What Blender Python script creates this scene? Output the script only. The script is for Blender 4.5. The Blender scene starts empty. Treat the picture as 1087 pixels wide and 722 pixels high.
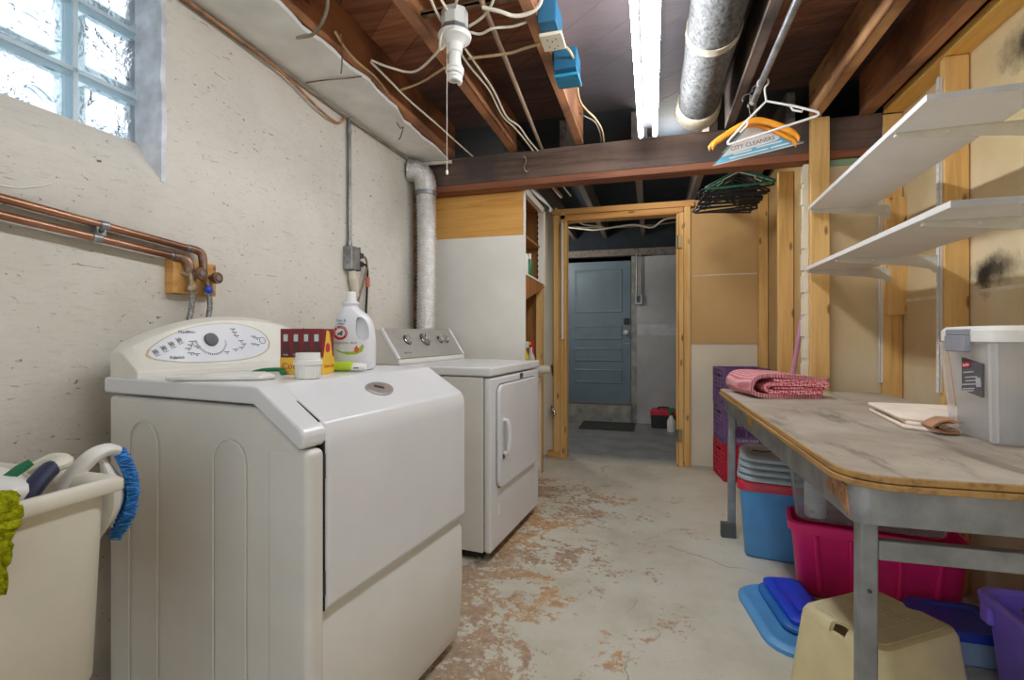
import bpy, bmesh, math, random
from math import pi, sin, cos, tan, atan2, radians, sqrt
from mathutils import Vector, Matrix
random.seed(7)
SC = bpy.context.scene
COL = SC.collection

# ------------------------------------------------------------------ camera
H = 1.07
F = 516.0
YAW = radians(16.05)
cd = bpy.data.cameras.new('camera')
cam = bpy.data.objects.new('camera', cd)
COL.objects.link(cam)
cam.location = (0, 0, H)
cam.rotation_euler = (pi/2, 0, YAW)
cd.sensor_width = 36.0
cd.lens = F/1087*36
cd.shift_y = -6/1087
cd.clip_start = 0.02
SC.camera = cam

# ------------------------------------------------------------------ colour
def lin(c):
    out = []
    for v in c[:3]:
        v /= 255.0
        out.append(v/12.92 if v <= 0.04045 else ((v+0.055)/1.055)**2.4)
    return (out[0], out[1], out[2], 1.0)

class NT:
    """small wrapper for building a node material"""
    def __init__(self, name):
        self.m = bpy.data.materials.new(name)
        self.m.use_nodes = True
        self.t = self.m.node_tree
        self.b = self.t.nodes['Principled BSDF']
        self.out = self.t.nodes['Material Output']
    def n(self, typ, **kw):
        nd = self.t.nodes.new(typ)
        for k, v in kw.items():
            setattr(nd, k, v)
        return nd
    def l(self, a, b):
        self.t.links.new(a, b)
    def coord(self, scale=(1, 1, 1), kind='Object', rot=(0, 0, 0), loc=(0, 0, 0)):
        tc = self.n('ShaderNodeTexCoord')
        mp = self.n('ShaderNodeMapping')
        mp.inputs['Scale'].default_value = scale
        mp.inputs['Rotation'].default_value = rot
        mp.inputs['Location'].default_value = loc
        self.l(tc.outputs[kind], mp.inputs['Vector'])
        return mp.outputs['Vector']
    def noise(self, vec, scale, detail=4, rough=.55, dist=0):
        nd = self.n('ShaderNodeTexNoise')
        nd.inputs['Scale'].default_value = scale
        nd.inputs['Detail'].default_value = detail
        nd.inputs['Roughness'].default_value = rough
        nd.inputs['Distortion'].default_value = dist
        self.l(vec, nd.inputs['Vector'])
        return nd.outputs['Fac']
    def ramp(self, fac, stops):
        nd = self.n('ShaderNodeValToRGB')
        els = nd.color_ramp.elements
        while len(els) < len(stops):
            els.new(0.5)
        for e, (p, c) in zip(els, stops):
            e.position = p
            e.color = c if isinstance(c, tuple) and len(c) == 4 else ((c, c, c, 1) if not isinstance(c, tuple) else lin(c))
        self.l(fac, nd.inputs['Fac'])
        return nd.outputs['Color']
    def mix(self, fac, a, b, mode='MIX'):
        nd = self.n('ShaderNodeMix', data_type='RGBA', blend_type=mode)
        for s, v in ((nd.inputs[0], fac), (nd.inputs[6], a), (nd.inputs[7], b)):
            if hasattr(v, 'links') or isinstance(v, bpy.types.NodeSocket):
                self.l(v, s)
            elif isinstance(v, tuple):
                s.default_value = v if len(v) == 4 else lin(v)
            else:
                s.default_value = v
        return nd.outputs[2]
    def math(self, op, a, b=0.0):
        nd = self.n('ShaderNodeMath', operation=op)
        for s, v in ((nd.inputs[0], a), (nd.inputs[1], b)):
            if isinstance(v, bpy.types.NodeSocket):
                self.l(v, s)
            else:
                s.default_value = v
        return nd.outputs[0]
    def bump(self, h, strength=.3, dist=.01):
        nd = self.n('ShaderNodeBump')
        nd.inputs['Strength'].default_value = strength
        nd.inputs['Distance'].default_value = dist
        self.l(h, nd.inputs['Height'])
        self.l(nd.outputs['Normal'], self.b.inputs['Normal'])
    def col(self, c):
        if isinstance(c, bpy.types.NodeSocket):
            self.l(c, self.b.inputs['Base Color'])
        else:
            self.b.inputs['Base Color'].default_value = lin(c)
    def set(self, rough=.5, metal=0, spec=.5):
        self.b.inputs['Roughness'].default_value = rough
        self.b.inputs['Metallic'].default_value = metal
        self.b.inputs['Specular IOR Level'].default_value = spec
        return self.m

def plain(name, c, rough=.5, metal=0, var=.08, scale=9, bump=0, bscale=60, spec=.5):
    """one colour with a slight procedural unevenness"""
    t = NT(name)
    v = t.coord()
    f = t.noise(v, scale, 4)
    d = tuple(max(0, x*(1-var)) for x in c)
    e = tuple(min(255, x*(1+var*.5)) for x in c)
    t.col(t.ramp(f, [(.3, d), (.7, e)]))
    if bump:
        t.bump(t.noise(v, bscale, 3), bump, .004)
    return t.set(rough, metal, spec)

def wood(name, c1, c2, axis='Z', knots=True, rough=.6, grain=26, dark=None):
    t = NT(name)
    sc = {'X': (.06, 1, 1), 'Y': (1, .06, 1), 'Z': (1, 1, .06)}[axis]
    v = t.coord(sc)
    f = t.noise(v, grain, 5, .6, .6)
    f2 = t.noise(v, grain*4, 3, .6)
    c = t.ramp(f, [(.32, c2), (.5, c1), (.7, tuple(min(255, x*1.06) for x in c1))])
    c = t.mix(t.math('MULTIPLY', f2, .35), c, c2)
    if knots:
        sk = {'X': (.35, 1, 1), 'Y': (1, .35, 1), 'Z': (1, 1, .35)}[axis]
        vo = t.n('ShaderNodeTexVoronoi')
        vo.inputs['Scale'].default_value = 14
        t.l(t.coord(sk), vo.inputs['Vector'])
        k = t.ramp(vo.outputs['Distance'], [(.09, 1.0), (.17, 0.0)])
        c = t.mix(t.math('MULTIPLY', k, .75), c, tuple(x*.5 for x in c2))
    if dark:
        g = t.noise(t.coord((1, 1, 1)), 3.0, 4)
        c = t.mix(t.ramp(g, [(.42, 0.0), (.62, .8)]), c, dark)
    t.col(c)
    t.bump(f2, .15, .003)
    return t.set(rough, 0, .35)

# ------------------------------------------------------------------ geometry
class G:
    def __init__(self):
        self.bm = bmesh.new()
    def add(self, vs, fs, M=None):
        nv = [self.bm.verts.new((M @ Vector(v)) if M is not None else Vector(v)) for v in vs]
        for f in fs:
            try:
                self.bm.faces.new([nv[i] for i in f])
            except ValueError:
                pass
        return self
    def box(self, x0, x1, y0, y1, z0, z1, M=None):
        vs = [(x0,y0,z0),(x1,y0,z0),(x1,y1,z0),(x0,y1,z0),(x0,y0,z1),(x1,y0,z1),(x1,y1,z1),(x0,y1,z1)]
        fs = [(0,3,2,1),(4,5,6,7),(0,1,5,4),(1,2,6,5),(2,3,7,6),(3,0,4,7)]
        return self.add(vs, fs, M)
    def cbox(self, c, s, M=None):
        return self.box(c[0]-s[0]/2, c[0]+s[0]/2, c[1]-s[1]/2, c[1]+s[1]/2, c[2]-s[2]/2, c[2]+s[2]/2, M)
    def rings(self, rr, capa=True, capb=True, close=False, M=None):
        n = len(rr[0])
        vs = [p for r in rr for p in r]
        fs = []
        m = len(rr)
        for i in range(m if close else m-1):
            a, b = i*n, ((i+1) % m)*n
            for k in range(n):
                k2 = (k+1) % n
                fs.append((a+k, a+k2, b+k2, b+k))
        if not close:
            if capa: fs.append(tuple(range(n-1, -1, -1)))
            if capb: fs.append(tuple((m-1)*n+k for k in range(n)))
        return self.add(vs, fs, M)
    def tube(self, pts, r, n=10, M=None, closed=False, flat=None):
        pts = [Vector(p) for p in pts]
        m = len(pts)
        rs = r if isinstance(r, (list, tuple)) else [r]*m
        tang = []
        for i in range(m):
            if closed:
                d = pts[(i+1) % m]-pts[i-1]
            else:
                d = pts[min(i+1, m-1)]-pts[max(i-1, 0)]
            tang.append(d.normalized() if d.length > 1e-9 else Vector((0, 0, 1)))
        up = Vector((0, 0, 1)) if abs(tang[0].z) < .9 else Vector((0, 1, 0))
        nrm = (up - tang[0]*up.dot(tang[0])).normalized()
        rr = []
        for i in range(m):
            nrm = (nrm - tang[i]*nrm.dot(tang[i]))
            nrm = nrm.normalized() if nrm.length > 1e-6 else tang[i].orthogonal().normalized()
            bi = tang[i].cross(nrm)
            fl = flat or 1.0
            rr.append([tuple(pts[i] + nrm*(cos(2*pi*k/n)*rs[i]) + bi*(sin(2*pi*k/n)*rs[i]*fl)) for k in range(n)])
        return self.rings(rr, close=closed, M=M)
    def lathe(self, prof, c=(0, 0, 0), n=28, M=None):
        rr = [[(c[0]+r*cos(2*pi*k/n), c[1]+r*sin(2*pi*k/n), c[2]+z) for k in range(n)] for r, z in prof]
        return self.rings(rr, M=M)
    def prism(self, poly, axis, a, b, M=None):
        def P(p, w):
            return {'x': (w, p[0], p[1]), 'y': (p[0], w, p[1]), 'z': (p[0], p[1], w)}[axis]
        return self.rings([[P(p, a) for p in poly], [P(p, b) for p in poly]], M=M)
    def mesh(self, me, M=None):
        vs = [tuple(v.co) for v in me.vertices]
        fs = [tuple(p.vertices) for p in me.polygons]
        return self.add(vs, fs, M)
    def build(self, name, mat, parent=None, bevel=0, seg=2, ang=35, world=False, label=None, flat=False):
        bmesh.ops.recalc_face_normals(self.bm, faces=self.bm.faces[:])
        me = bpy.data.meshes.new(name)
        if world and parent is not None:
            root = parent
            while root.parent is not None: root = root.parent
            inv = (Matrix.Translation(root.location) @ root.rotation_euler.to_matrix().to_4x4()).inverted()
            bmesh.ops.transform(self.bm, matrix=inv, verts=self.bm.verts[:])
        self.bm.to_mesh(me)
        self.bm.free()
        for p in me.polygons: p.use_smooth = not flat
        if not flat:
            me.set_sharp_from_angle(angle=radians(ang))
        me.materials.append(mat)
        o = bpy.data.objects.new(name, me)
        COL.objects.link(o)
        if parent is not None:
            o.parent = parent
        if label: o['label'] = label
        if bevel:
            md = o.modifiers.new('bevel', 'BEVEL')
            md.width = bevel; md.segments = seg; md.limit_method = 'ANGLE'; md.angle_limit = radians(30)
            md.harden_normals = True
        return o

def rrect(hx, hy, r, n=5, cx=0, cy=0):
    """rounded rectangle, counter-clockwise"""
    r = min(r, hx*.999, hy*.999)
    pts = []
    for (sx, sy, a0) in ((1, 1, 0), (-1, 1, pi/2), (-1, -1, pi), (1, -1, 1.5*pi)):
        for k in range(n+1):
            a = a0 + (pi/2)*k/n
            pts.append((cx+sx*(hx-r)+r*cos(a), cy+sy*(hy-r)+r*sin(a)))
    return pts

def ring(hx, hy, r, z, n=5, cx=0, cy=0):
    return [(x, y, z) for x, y in rrect(hx, hy, r, n, cx, cy)]

def smooth(pts, k=6):
    """Catmull-Rom through the points"""
    P = [Vector(p) for p in pts]
    P = [P[0]*2-P[1]] + P + [P[-1]*2-P[-2]]
    out = []
    for i in range(1, len(P)-2):
        for j in range(k):
            t = j/k
            a, b, c, d = P[i-1], P[i], P[i+1], P[i+2]
            out.append(.5*((2*b)+(c-a)*t+(2*a-5*b+4*c-d)*t*t+(3*b-a-3*c+d)*t**3))
    out.append(P[-2])
    return out

def extr(outlines, depth, bevel=0.0, res=3):
    """flat outline(s) (holes are further outlines) extruded with a rounded rim; lies in XY, centred on z=0"""
    cu = bpy.data.curves.new('c', 'CURVE')
    cu.dimensions = '2D'; cu.fill_mode = 'BOTH'
    cu.extrude = max(depth/2-bevel, 0.0001); cu.bevel_depth = bevel; cu.bevel_resolution = res
    cu.offset = -bevel
    for ol in outlines:
        s = cu.splines.new('POLY')
        s.points.add(len(ol)-1)
        for p, q in zip(s.points, ol): p.co = (q[0], q[1], 0, 1)
        s.use_cyclic_u = True
    o = bpy.data.objects.new('c', cu)
    me = bpy.data.meshes.new_from_object(o)
    bpy.data.objects.remove(o); bpy.data.curves.remove(cu)
    return me

def text(s, size, depth=.0006, align='CENTER'):
    cu = bpy.data.curves.new('t', 'FONT')
    cu.body = s; cu.size = size; cu.extrude = depth/2; cu.align_x = align; cu.align_y = 'CENTER'
    cu.resolution_u = 3
    o = bpy.data.objects.new('t', cu)
    me = bpy.data.meshes.new_from_object(o)
    bpy.data.objects.remove(o); bpy.data.curves.remove(cu)
    return me

def frame(o, ux, uy):
    """matrix whose x,y run along ux,uy and origin at o"""
    ux = Vector(ux).normalized(); uy = Vector(uy)
    uy = (uy-ux*uy.dot(ux)).normalized(); uz = ux.cross(uy)
    return Matrix(((ux.x, uy.x, uz.x, o[0]), (ux.y, uy.y, uz.y, o[1]), (ux.z, uy.z, uz.z, o[2]), (0, 0, 0, 1)))

# ------------------------------------------------------------------ objects
def tag(o, label=None, cat=None, group=None, kind=None):
    if label: o['label'] = label
    if cat: o['category'] = cat
    if group: o['group'] = group
    if kind: o['kind'] = kind
    return o
def thing(name, label, cat, loc=(0, 0, 0), rz=0, group=None, kind=None):
    o = bpy.data.objects.new(name, None)
    o.empty_display_size = .05
    COL.objects.link(o)
    o.location = loc; o.rotation_euler = (0, 0, rz)
    return tag(o, label, cat, group, kind)
def solo(g, name, mat, label, cat, group=None, kind=None, bevel=0, seg=2, ang=35):
    """a thing that is one mesh: origin at the middle of its base"""
    co = [v.co.copy() for v in g.bm.verts]
    lo = Vector((min(c.x for c in co), min(c.y for c in co), min(c.z for c in co)))
    hi = Vector((max(c.x for c in co), max(c.y for c in co), max(c.z for c in co)))
    b = Vector(((lo.x+hi.x)/2, (lo.y+hi.y)/2, lo.z))
    bmesh.ops.translate(g.bm, vec=-b, verts=g.bm.verts[:])
    o = g.build(name, mat, None, bevel, seg, ang)
    o.location = b
    return tag(o, label, cat, group, kind)
def struct(g, name, mat, parent=None, bevel=0, label=None, cat=None):
    o = g.build(name, mat, parent, bevel)
    if parent is None:
        o['kind'] = 'structure'
        if label: o['label'] = label
        if cat: o['category'] = cat
    return o
def copy_tree(o, parent=None):
    c = o.copy(); COL.objects.link(c)
    if parent is not None: c.parent = parent
    for ch in list(o.children): copy_tree(ch, c)
    return c

def cut(o, g):
    """carve a cutter shape out of an object's mesh"""
    bmesh.ops.recalc_face_normals(g.bm, faces=g.bm.faces[:])
    me = bpy.data.meshes.new('k'); g.bm.to_mesh(me); g.bm.free()
    c = bpy.data.objects.new('k', me); COL.objects.link(c); c.parent = o.parent
    if o.parent is not None: bpy.context.view_layer.update()
    md = o.modifiers.new('cut', 'BOOLEAN'); md.object = c; md.operation = 'DIFFERENCE'; md.solver = 'EXACT'
    dg = bpy.context.evaluated_depsgraph_get(); dg.update()
    m2 = bpy.data.meshes.new_from_object(o.evaluated_get(dg))
    o.modifiers.remove(md)
    old = o.data; nm = old.name; o.data = m2; bpy.data.meshes.remove(old); m2.name = nm
    bpy.data.objects.remove(c); bpy.data.meshes.remove(me)
    for p in m2.polygons: p.use_smooth = True
    m2.set_sharp_from_angle(angle=radians(35))

TUBE_E = 30.0
WORLD_E = 0.92
BACK_E = 11.0
EXPO = 0.82
# ------------------------------------------------------------------ materials
def plaster_mat():
    t = NT('old_plaster')
    v = t.coord()
    a = t.noise(v, 1.6, 6, .6)
    c = t.ramp(a, [(.25, (204, 198, 186)), (.5, (222, 217, 207)), (.75, (232, 228, 220))])
    # trowel streaks
    st = t.noise(t.coord((1, 2.2, 11), rot=(.25, 0, 0)), 9, 6, .7, .5)
    c = t.mix(t.math('MULTIPLY', t.ramp(st, [(.52, 0.0), (.74, 1.0)]), .20), c, (150, 140, 124))
    # dark nicks and scratches
    sp = t.noise(t.coord((1, 1, 1.6)), 42, 3, .7)
    area = t.noise(v, 4.5, 3)
    k = t.math('MULTIPLY', t.ramp(sp, [(.64, 0.0), (.70, 1.0)]), t.ramp(area, [(.42, 0.0), (.58, 1.0)]))
    c = t.mix(t.math('MULTIPLY', k, .9), c, (78, 68, 58))
    sc = t.noise(t.coord((1, .7, 5), rot=(.5, 0, 0)), 11, 4, .7, 1.2)
    k2 = t.math('MULTIPLY', t.ramp(sc, [(.64, 0.0), (.68, 1.0)]), t.ramp(area, [(.45, 1.0), (.6, 0.0)]))
    c = t.mix(t.math('MULTIPLY', k2, .8), c, (100, 88, 74))
    # brown shade behind washer and sink painted low on the wall, with stains
    z = t.n('ShaderNodeSeparateXYZ'); t.l(v, z.inputs[0])
    low = t.math('MULTIPLY', t.ramp(t.math('MULTIPLY', z.outputs['Z'], .5), [(.30, 1.0), (.62, 0.0)]), t.ramp(t.noise(v, 3, 5), [(.35, 0.0), (.7, 1.0)]))
    c = t.mix(t.math('MULTIPLY', low, .45), c, (140, 118, 96))
    t.col(c)
    t.bump(t.math('ADD', t.noise(v, 22, 6, .65), t.math('MULTIPLY', st, .6)), .28, .012)
    return t.set(.85, 0, .2)

def floor_mat():
    t = NT('worn_painted_concrete')
    v = t.coord()
    sep = t.n('ShaderNodeSeparateXYZ'); t.l(v, sep.inputs[0])
    a = t.noise(v, 2.2, 6, .65)
    c = t.ramp(a, [(.3, (186, 181, 162)), (.5, (204, 200, 184)), (.72, (214, 212, 200))])
    # bare blotches where the paint is gone: more of them along the machines
    near = t.ramp(t.math('ADD', t.math('MULTIPLY', sep.outputs['X'], 1.0), .75), [(.05, 1.0), (.42, .62), (1.0, .34)])
    far = t.ramp(t.math('MULTIPLY', sep.outputs['Y'], .2), [(.70, 1.0), (.86, 0.0)])
    w = t.noise(v, 4.2, 8, .74, .35)
    w2 = t.noise(v, 24, 6, .78, .3)
    ww = t.math('ADD', t.math('MULTIPLY', w, .60), t.math('MULTIPLY', w2, .40))
    bare = t.ramp(t.math('MULTIPLY', t.math('ADD', ww, t.math('MULTIPLY', near, .17)), far), [(.632, 0.0), (.655, 1.0)])
    bc = t.ramp(t.noise(v, 26, 5, .7), [(.3, (158, 112, 62)), (.5, (192, 144, 88)), (.66, (206, 192, 164))])
    tone = t.noise(v, 1.7, 3)
    bc = t.mix(t.ramp(tone, [(.42, 0.0), (.58, 1.0)]), bc, t.ramp(t.noise(v, 34, 5, .7), [(.3, (128, 96, 70)), (.55, (164, 132, 104)), (.7, (190, 172, 148))]))
    c = t.mix(t.math('MULTIPLY', bare, .82), c, bc)
    fleck = t.math('MULTIPLY', t.ramp(t.noise(v, 90, 3, .7), [(.60, 0.0), (.66, 1.0)]), t.ramp(ww, [(.50, 0.0), (.60, 1.0)]))
    c = t.mix(t.math('MULTIPLY', fleck, .7), c, (222, 216, 200))
    # hairline cracks
    cv = t.n('ShaderNodeTexVoronoi', feature='DISTANCE_TO_EDGE'); cv.inputs['Scale'].default_value = 1.1
    dv = t.n('ShaderNodeVectorMath', operation='ADD'); t.l(v, dv.inputs[0])
    nn = t.n('ShaderNodeTexNoise'); nn.inputs['Scale'].default_value = 5; nn.inputs['Detail'].default_value = 5; t.l(v, nn.inputs['Vector'])
    sv = t.n('ShaderNodeVectorMath', operation='SCALE'); t.l(nn.outputs['Color'], sv.inputs[0]); sv.inputs['Scale'].default_value = .25
    t.l(sv.outputs[0], dv.inputs[1]); t.l(dv.outputs[0], cv.inputs['Vector'])
    crack = t.math('MULTIPLY', t.ramp(cv.outputs['Distance'], [(.002, 1.0), (.006, 0.0)]), t.ramp(t.noise(v, 1.2, 2), [(.48, 0.0), (.56, .8)]))
    c = t.mix(crack, c, (120, 104, 84))
    # rubbed pale patches and small dark spots
    pale = t.ramp(t.noise(v, 6, 6, .7), [(.60, 0.0), (.70, 1.0)])
    c = t.mix(t.math('MULTIPLY', t.math('MULTIPLY', pale, .5), far), c, (212, 208, 196))
    sp = t.ramp(t.noise(v, 48, 3, .6), [(.72, 0.0), (.76, 1.0)])
    c = t.mix(t.math('MULTIPLY', sp, .7), c, (104, 84, 62))
    # plain grey concrete in the further room
    back = t.ramp(t.math('ADD', t.math('MULTIPLY', sep.outputs['Y'], .2), t.math('MULTIPLY', w2, .05)), [(.84, 0.0), (.90, 1.0)])
    c = t.mix(back, c, t.ramp(t.noise(v, 5, 6), [(.3, (112, 114, 116)), (.7, (140, 142, 143))]))
    t.col(c)
    t.bump(ww, .25, .006)
    rr = t.ramp(t.noise(v, 4, 4), [(.3, .32), (.7, .55)])
    t.l(rr, t.b.inputs['Roughness'])
    t.b.inputs['Specular IOR Level'].default_value = .4
    return t.m

def ceiling_mat():
    t = NT('old_diagonal_boards')
    # diagonal boards
    v = t.coord((1, 1, 1), rot=(0, 0, radians(40)))
    sep = t.n('ShaderNodeSeparateXYZ'); t.l(v, sep.inputs[0])
    x = t.math('MULTIPLY', sep.outputs['Y'], 5.6)
    fr = t.math('FRACT', x)
    seam = t.ramp(fr, [(.0, 1.0), (.035, 0.0)])
    bid = t.math('FLOOR', x)
    wn = t.n('ShaderNodeTexWhiteNoise', noise_dimensions='1D'); t.l(bid, wn.inputs['W'])
    gr = t.noise(t.coord((.08, 1, 1), rot=(0, 0, radians(40))), 30, 5, .6, .5)
    c = t.ramp(gr, [(.3, (128, 78, 56)), (.5, (172, 112, 80)), (.72, (200, 140, 104))])
    c = t.mix(t.math('MULTIPLY', wn.outputs['Value'], .4), c, (70, 40, 30))
    c = t.mix(t.math('MULTIPLY', seam, .85), c, (14, 10, 8))
    w = t.n('ShaderNodeSeparateXYZ'); t.l(t.coord(), w.inputs[0])
    # slate grey tone in the bays over the lamp, soot towards the beam
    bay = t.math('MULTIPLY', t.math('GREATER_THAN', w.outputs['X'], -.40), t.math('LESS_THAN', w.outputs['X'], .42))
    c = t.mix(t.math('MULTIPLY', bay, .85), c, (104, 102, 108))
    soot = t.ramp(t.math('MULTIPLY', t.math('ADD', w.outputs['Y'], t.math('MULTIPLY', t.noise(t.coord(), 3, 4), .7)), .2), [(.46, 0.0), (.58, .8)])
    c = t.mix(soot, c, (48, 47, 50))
    t.col(c)
    t.bump(t.math('SUBTRACT', gr, seam), .3, .01)
    return t.set(.75, 0, .25)

def drywall_mat(name, c1, c2, stain=None, scorch=()):
    t = NT(name)
    v = t.coord()
    c = t.ramp(t.noise(v, 2.4, 5, .6), [(.3, c2), (.68, c1)])
    if stain:
        c = t.mix(t.math('MULTIPLY', t.ramp(t.noise(v, 1.3, 4), [(.5, 0.0), (.68, 1.0)]), .7), c, stain)
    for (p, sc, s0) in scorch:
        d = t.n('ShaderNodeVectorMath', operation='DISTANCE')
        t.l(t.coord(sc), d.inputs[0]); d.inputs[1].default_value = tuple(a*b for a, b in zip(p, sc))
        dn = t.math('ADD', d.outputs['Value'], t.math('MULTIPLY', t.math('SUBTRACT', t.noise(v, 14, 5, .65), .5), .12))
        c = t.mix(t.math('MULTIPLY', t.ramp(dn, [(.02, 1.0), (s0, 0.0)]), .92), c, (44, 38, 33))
    sp = t.ramp(t.noise(v, 60, 2), [(.74, 0.0), (.78, 1.0)])
    c = t.mix(t.math('MULTIPLY', sp, .5), c, (130, 100, 66))
    t.col(c)
    t.bump(t.noise(v, 120, 2), .05, .002)
    return t.set(.85, 0, .2)

PLASTER = plaster_mat()
FLOOR = floor_mat()
CEIL = ceiling_mat()
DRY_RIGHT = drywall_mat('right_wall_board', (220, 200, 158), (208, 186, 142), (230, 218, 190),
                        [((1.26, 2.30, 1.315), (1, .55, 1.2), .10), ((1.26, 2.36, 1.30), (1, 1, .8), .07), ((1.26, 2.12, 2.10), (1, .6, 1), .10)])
DRY_CREAM = drywall_mat('cream_board', (236, 228, 206), (226, 216, 192))
DRY_TAN = drywall_mat('tan_paper_board', (212, 176, 124), (200, 164, 112))
DRY_SIDE = drywall_mat('alcove_board', (206, 178, 128), (190, 160, 112))
GREYWALL = drywall_mat('grey_plaster', (176, 178, 180), (160, 162, 165), (196, 197, 199))
SOFFIT = plain('soffit_plaster', (240, 240, 235), .8, var=.06, scale=6, bump=.15)
JAMB = plain('painted_reveal', (226, 229, 238), .7, var=.12, scale=16, bump=.4, bscale=24)
TAPE = plain('seam_tape', (226, 216, 196), .8)
PINE_Z = wood('pine_upright', (232, 190, 122), (208, 156, 86), 'Z')
PINE_Y = wood('pine_lengthwise', (234, 190, 104), (214, 162, 76), 'Y')
PINE_X = wood('pine_crosswise', (214, 164, 98), (186, 128, 66), 'X')
JOIST_R = wood('old_joist', (190, 134, 94), (152, 98, 64), 'Y', dark=(104, 70, 52))
JOIST_L = wood('old_joist_light', (210, 162, 112), (172, 120, 76), 'Y', dark=(130, 88, 60))
JOIST_D = wood('old_joist_grey', (120, 102, 90), (62, 52, 46), 'Y', dark=(46, 40, 38))
BEAM = wood('sooty_beam', (122, 98, 84), (84, 66, 58), 'X', knots=False, dark=(74, 66, 64))
BEAM_LOW = wood('beam_foot_board', (146, 92, 64), (108, 66, 46), 'X', knots=False)
PLY = wood('stained_plywood', (226, 170, 92), (206, 146, 68), 'X', knots=False)
DARKPLY = wood('cabinet_inside', (170, 116, 62), (130, 84, 42), 'Z', knots=False)
PANEL_W = plain('white_hardboard', (240, 236, 226), .55, var=.05, scale=2)
ENAMEL = plain('white_enamel', (226, 226, 228), .22, var=.02, scale=4, spec=.5)
ENAMEL2 = plain('warm_white_enamel', (224, 222, 216), .28, var=.03, scale=4)
WPLASTIC = plain('white_plastic', (232, 231, 226), .35, var=.03)
CONSOLE_W = plain('console_plastic', (228, 225, 214), .35, var=.03)
PRINT_PANEL = plain('printed_panel', (222, 224, 230), .4, var=.02)
INK = plain('grey_ink', (96, 98, 104), .6)
INK2 = plain('blue_grey_ink', (120, 140, 160), .6)
DARKGREY = plain('dark_grey_plastic', (62, 62, 66), .4)
BLACK = plain('black_plastic', (22, 22, 24), .45)
GAP = plain('dark_gap', (30, 30, 32), .8)
CHROME = plain('chrome', (200, 198, 195), .18, 1, var=.05)
STEEL = plain('brushed_steel', (182, 181, 178), .42, .8, var=.03, scale=5)
DULLSTEEL = plain('dull_steel', (150, 150, 148), .45, .9, var=.2, scale=20)
GALV = plain('galvanised', (158, 160, 164), .4, .7, var=.2, scale=14)
def foil_mat():
    t = NT('crinkled_foil')
    v = t.coord((1, 1, 1))
    t.col(t.ramp(t.noise(v, 30, 3), [(.3, (222, 221, 218)), (.7, (246, 245, 242))]))
    t.bump(t.noise(v, 75, 4, .6), .9, .012)
    return t.set(.3, .85)
FOIL = foil_mat()
def duct_mat():
    t = NT('mottled_wrap')
    v = t.coord((1, .6, 1))
    c = t.ramp(t.noise(v, 58, 5, .65, .8), [(.36, (56, 56, 58)), (.47, (90, 90, 89)), (.64, (118, 117, 115))])
    t.col(c)
    t.bump(t.noise(v, 58, 5, .65, .8), .4, .006)
    return t.set(.7, .1)
DUCT = duct_mat()
BAND = plain('canvas_band', (202, 190, 168), .8, var=.15, scale=20)
def copper_mat():
    t = NT('old_copper')
    v = t.coord((1, .3, 1))
    t.col(t.ramp(t.noise(v, 14, 5), [(.3, (112, 80, 62)), (.5, (158, 114, 88)), (.72, (196, 150, 122))]))
    return t.set(.38, .85)
COPPER = copper_mat()
BRONZE = plain('dark_fitting', (142, 112, 92), .4, .6, var=.35, scale=30)
VALVE = plain('valve_brass', (186, 164, 134), .4, .6, var=.3, scale=40)
RUST = plain('rusty_pipe', (128, 102, 76), .8, .2, var=.4, scale=30)
BLUEV = plain('blue_knob', (44, 70, 190), .45)
BRAID = plain('braided_hose', (150, 148, 146), .4, .6, var=.35, scale=120, bump=.3, bscale=160)
CABLE_W = plain('white_cable', (224, 214, 196), .6, var=.12)
CABLE_B = plain('beige_cable', (190, 160, 118), .6, var=.15)
CABLE_G = plain('grey_cable', (140, 128, 112), .6, var=.2)
CABLE_O = plain('orange_cable', (176, 124, 86), .6, var=.3, scale=20)
BOXBLUE = plain('blue_box_plastic', (18, 92, 126), .45, var=.1)
BOXBLUE_L = plain('light_blue_cover', (48, 146, 188), .45, var=.06)
OUTLET = plain('ivory_outlet', (222, 214, 190), .45, var=.05)
PORC = plain('porcelain', (236, 235, 230), .3, var=.02)
PAPER_W = plain('white_paper', (232, 230, 228), .7, var=.03)
PAPER_B = plain('pale_blue_paper', (104, 180, 208), .7, var=.05)
PAPER_N = plain('grey_green_paper', (112, 158, 146), .7)
ORANGE = plain('orange_plastic', (244, 160, 40), .4, var=.05)
GREENP = plain('green_plastic', (20, 112, 84), .45)
SHELF_W = plain('white_melamine', (230, 229, 226), .4, var=.02)
SHELF_E = plain('grey_board_end', (176, 174, 172), .6, var=.06)
BRACK = plain('cream_enamel_steel', (214, 208, 192), .45, var=.06)
BENCH_STEEL = plain('worn_grey_paint', (146, 148, 150), .45, .25, var=.18, scale=12)
PLYEDGE = wood('chipboard_edge', (188, 148, 92), (134, 98, 56), 'Y', knots=False)
def benchtop_mat():
    t = NT('worn_bench_top')
    v = t.coord()
    c = t.ramp(t.noise(v, 3.2, 6, .6), [(.3, (150, 138, 124)), (.55, (178, 168, 154)), (.75, (196, 188, 176))])
    st = t.noise(t.coord((2.6, .5, 1), rot=(0, 0, .45)), 4, 6, .65, .7)
    c = t.mix(t.math('MULTIPLY', t.ramp(st, [(.54, 0.0), (.68, 1.0)]), .6), c, (84, 76, 70))
    sp = t.ramp(t.noise(t.coord((1, 2, 1)), 30, 3, .6), [(.73, 0.0), (.76, 1.0)])
    c = t.mix(sp, c, (70, 58, 48))
    sw = t.ramp(t.noise(t.coord((1, 2, 1), loc=(3, 3, 3)), 24, 3, .6), [(.74, 0.0), (.77, 1.0)])
    c = t.mix(sw, c, (212, 200, 182))
    t.col(c)
    return t.set(.6, 0, .3)
BENCHTOP = benchtop_mat()
RUSTPLATE = plain('coppery_plate', (186, 138, 102), .5, .4, var=.25, scale=40)
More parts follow.
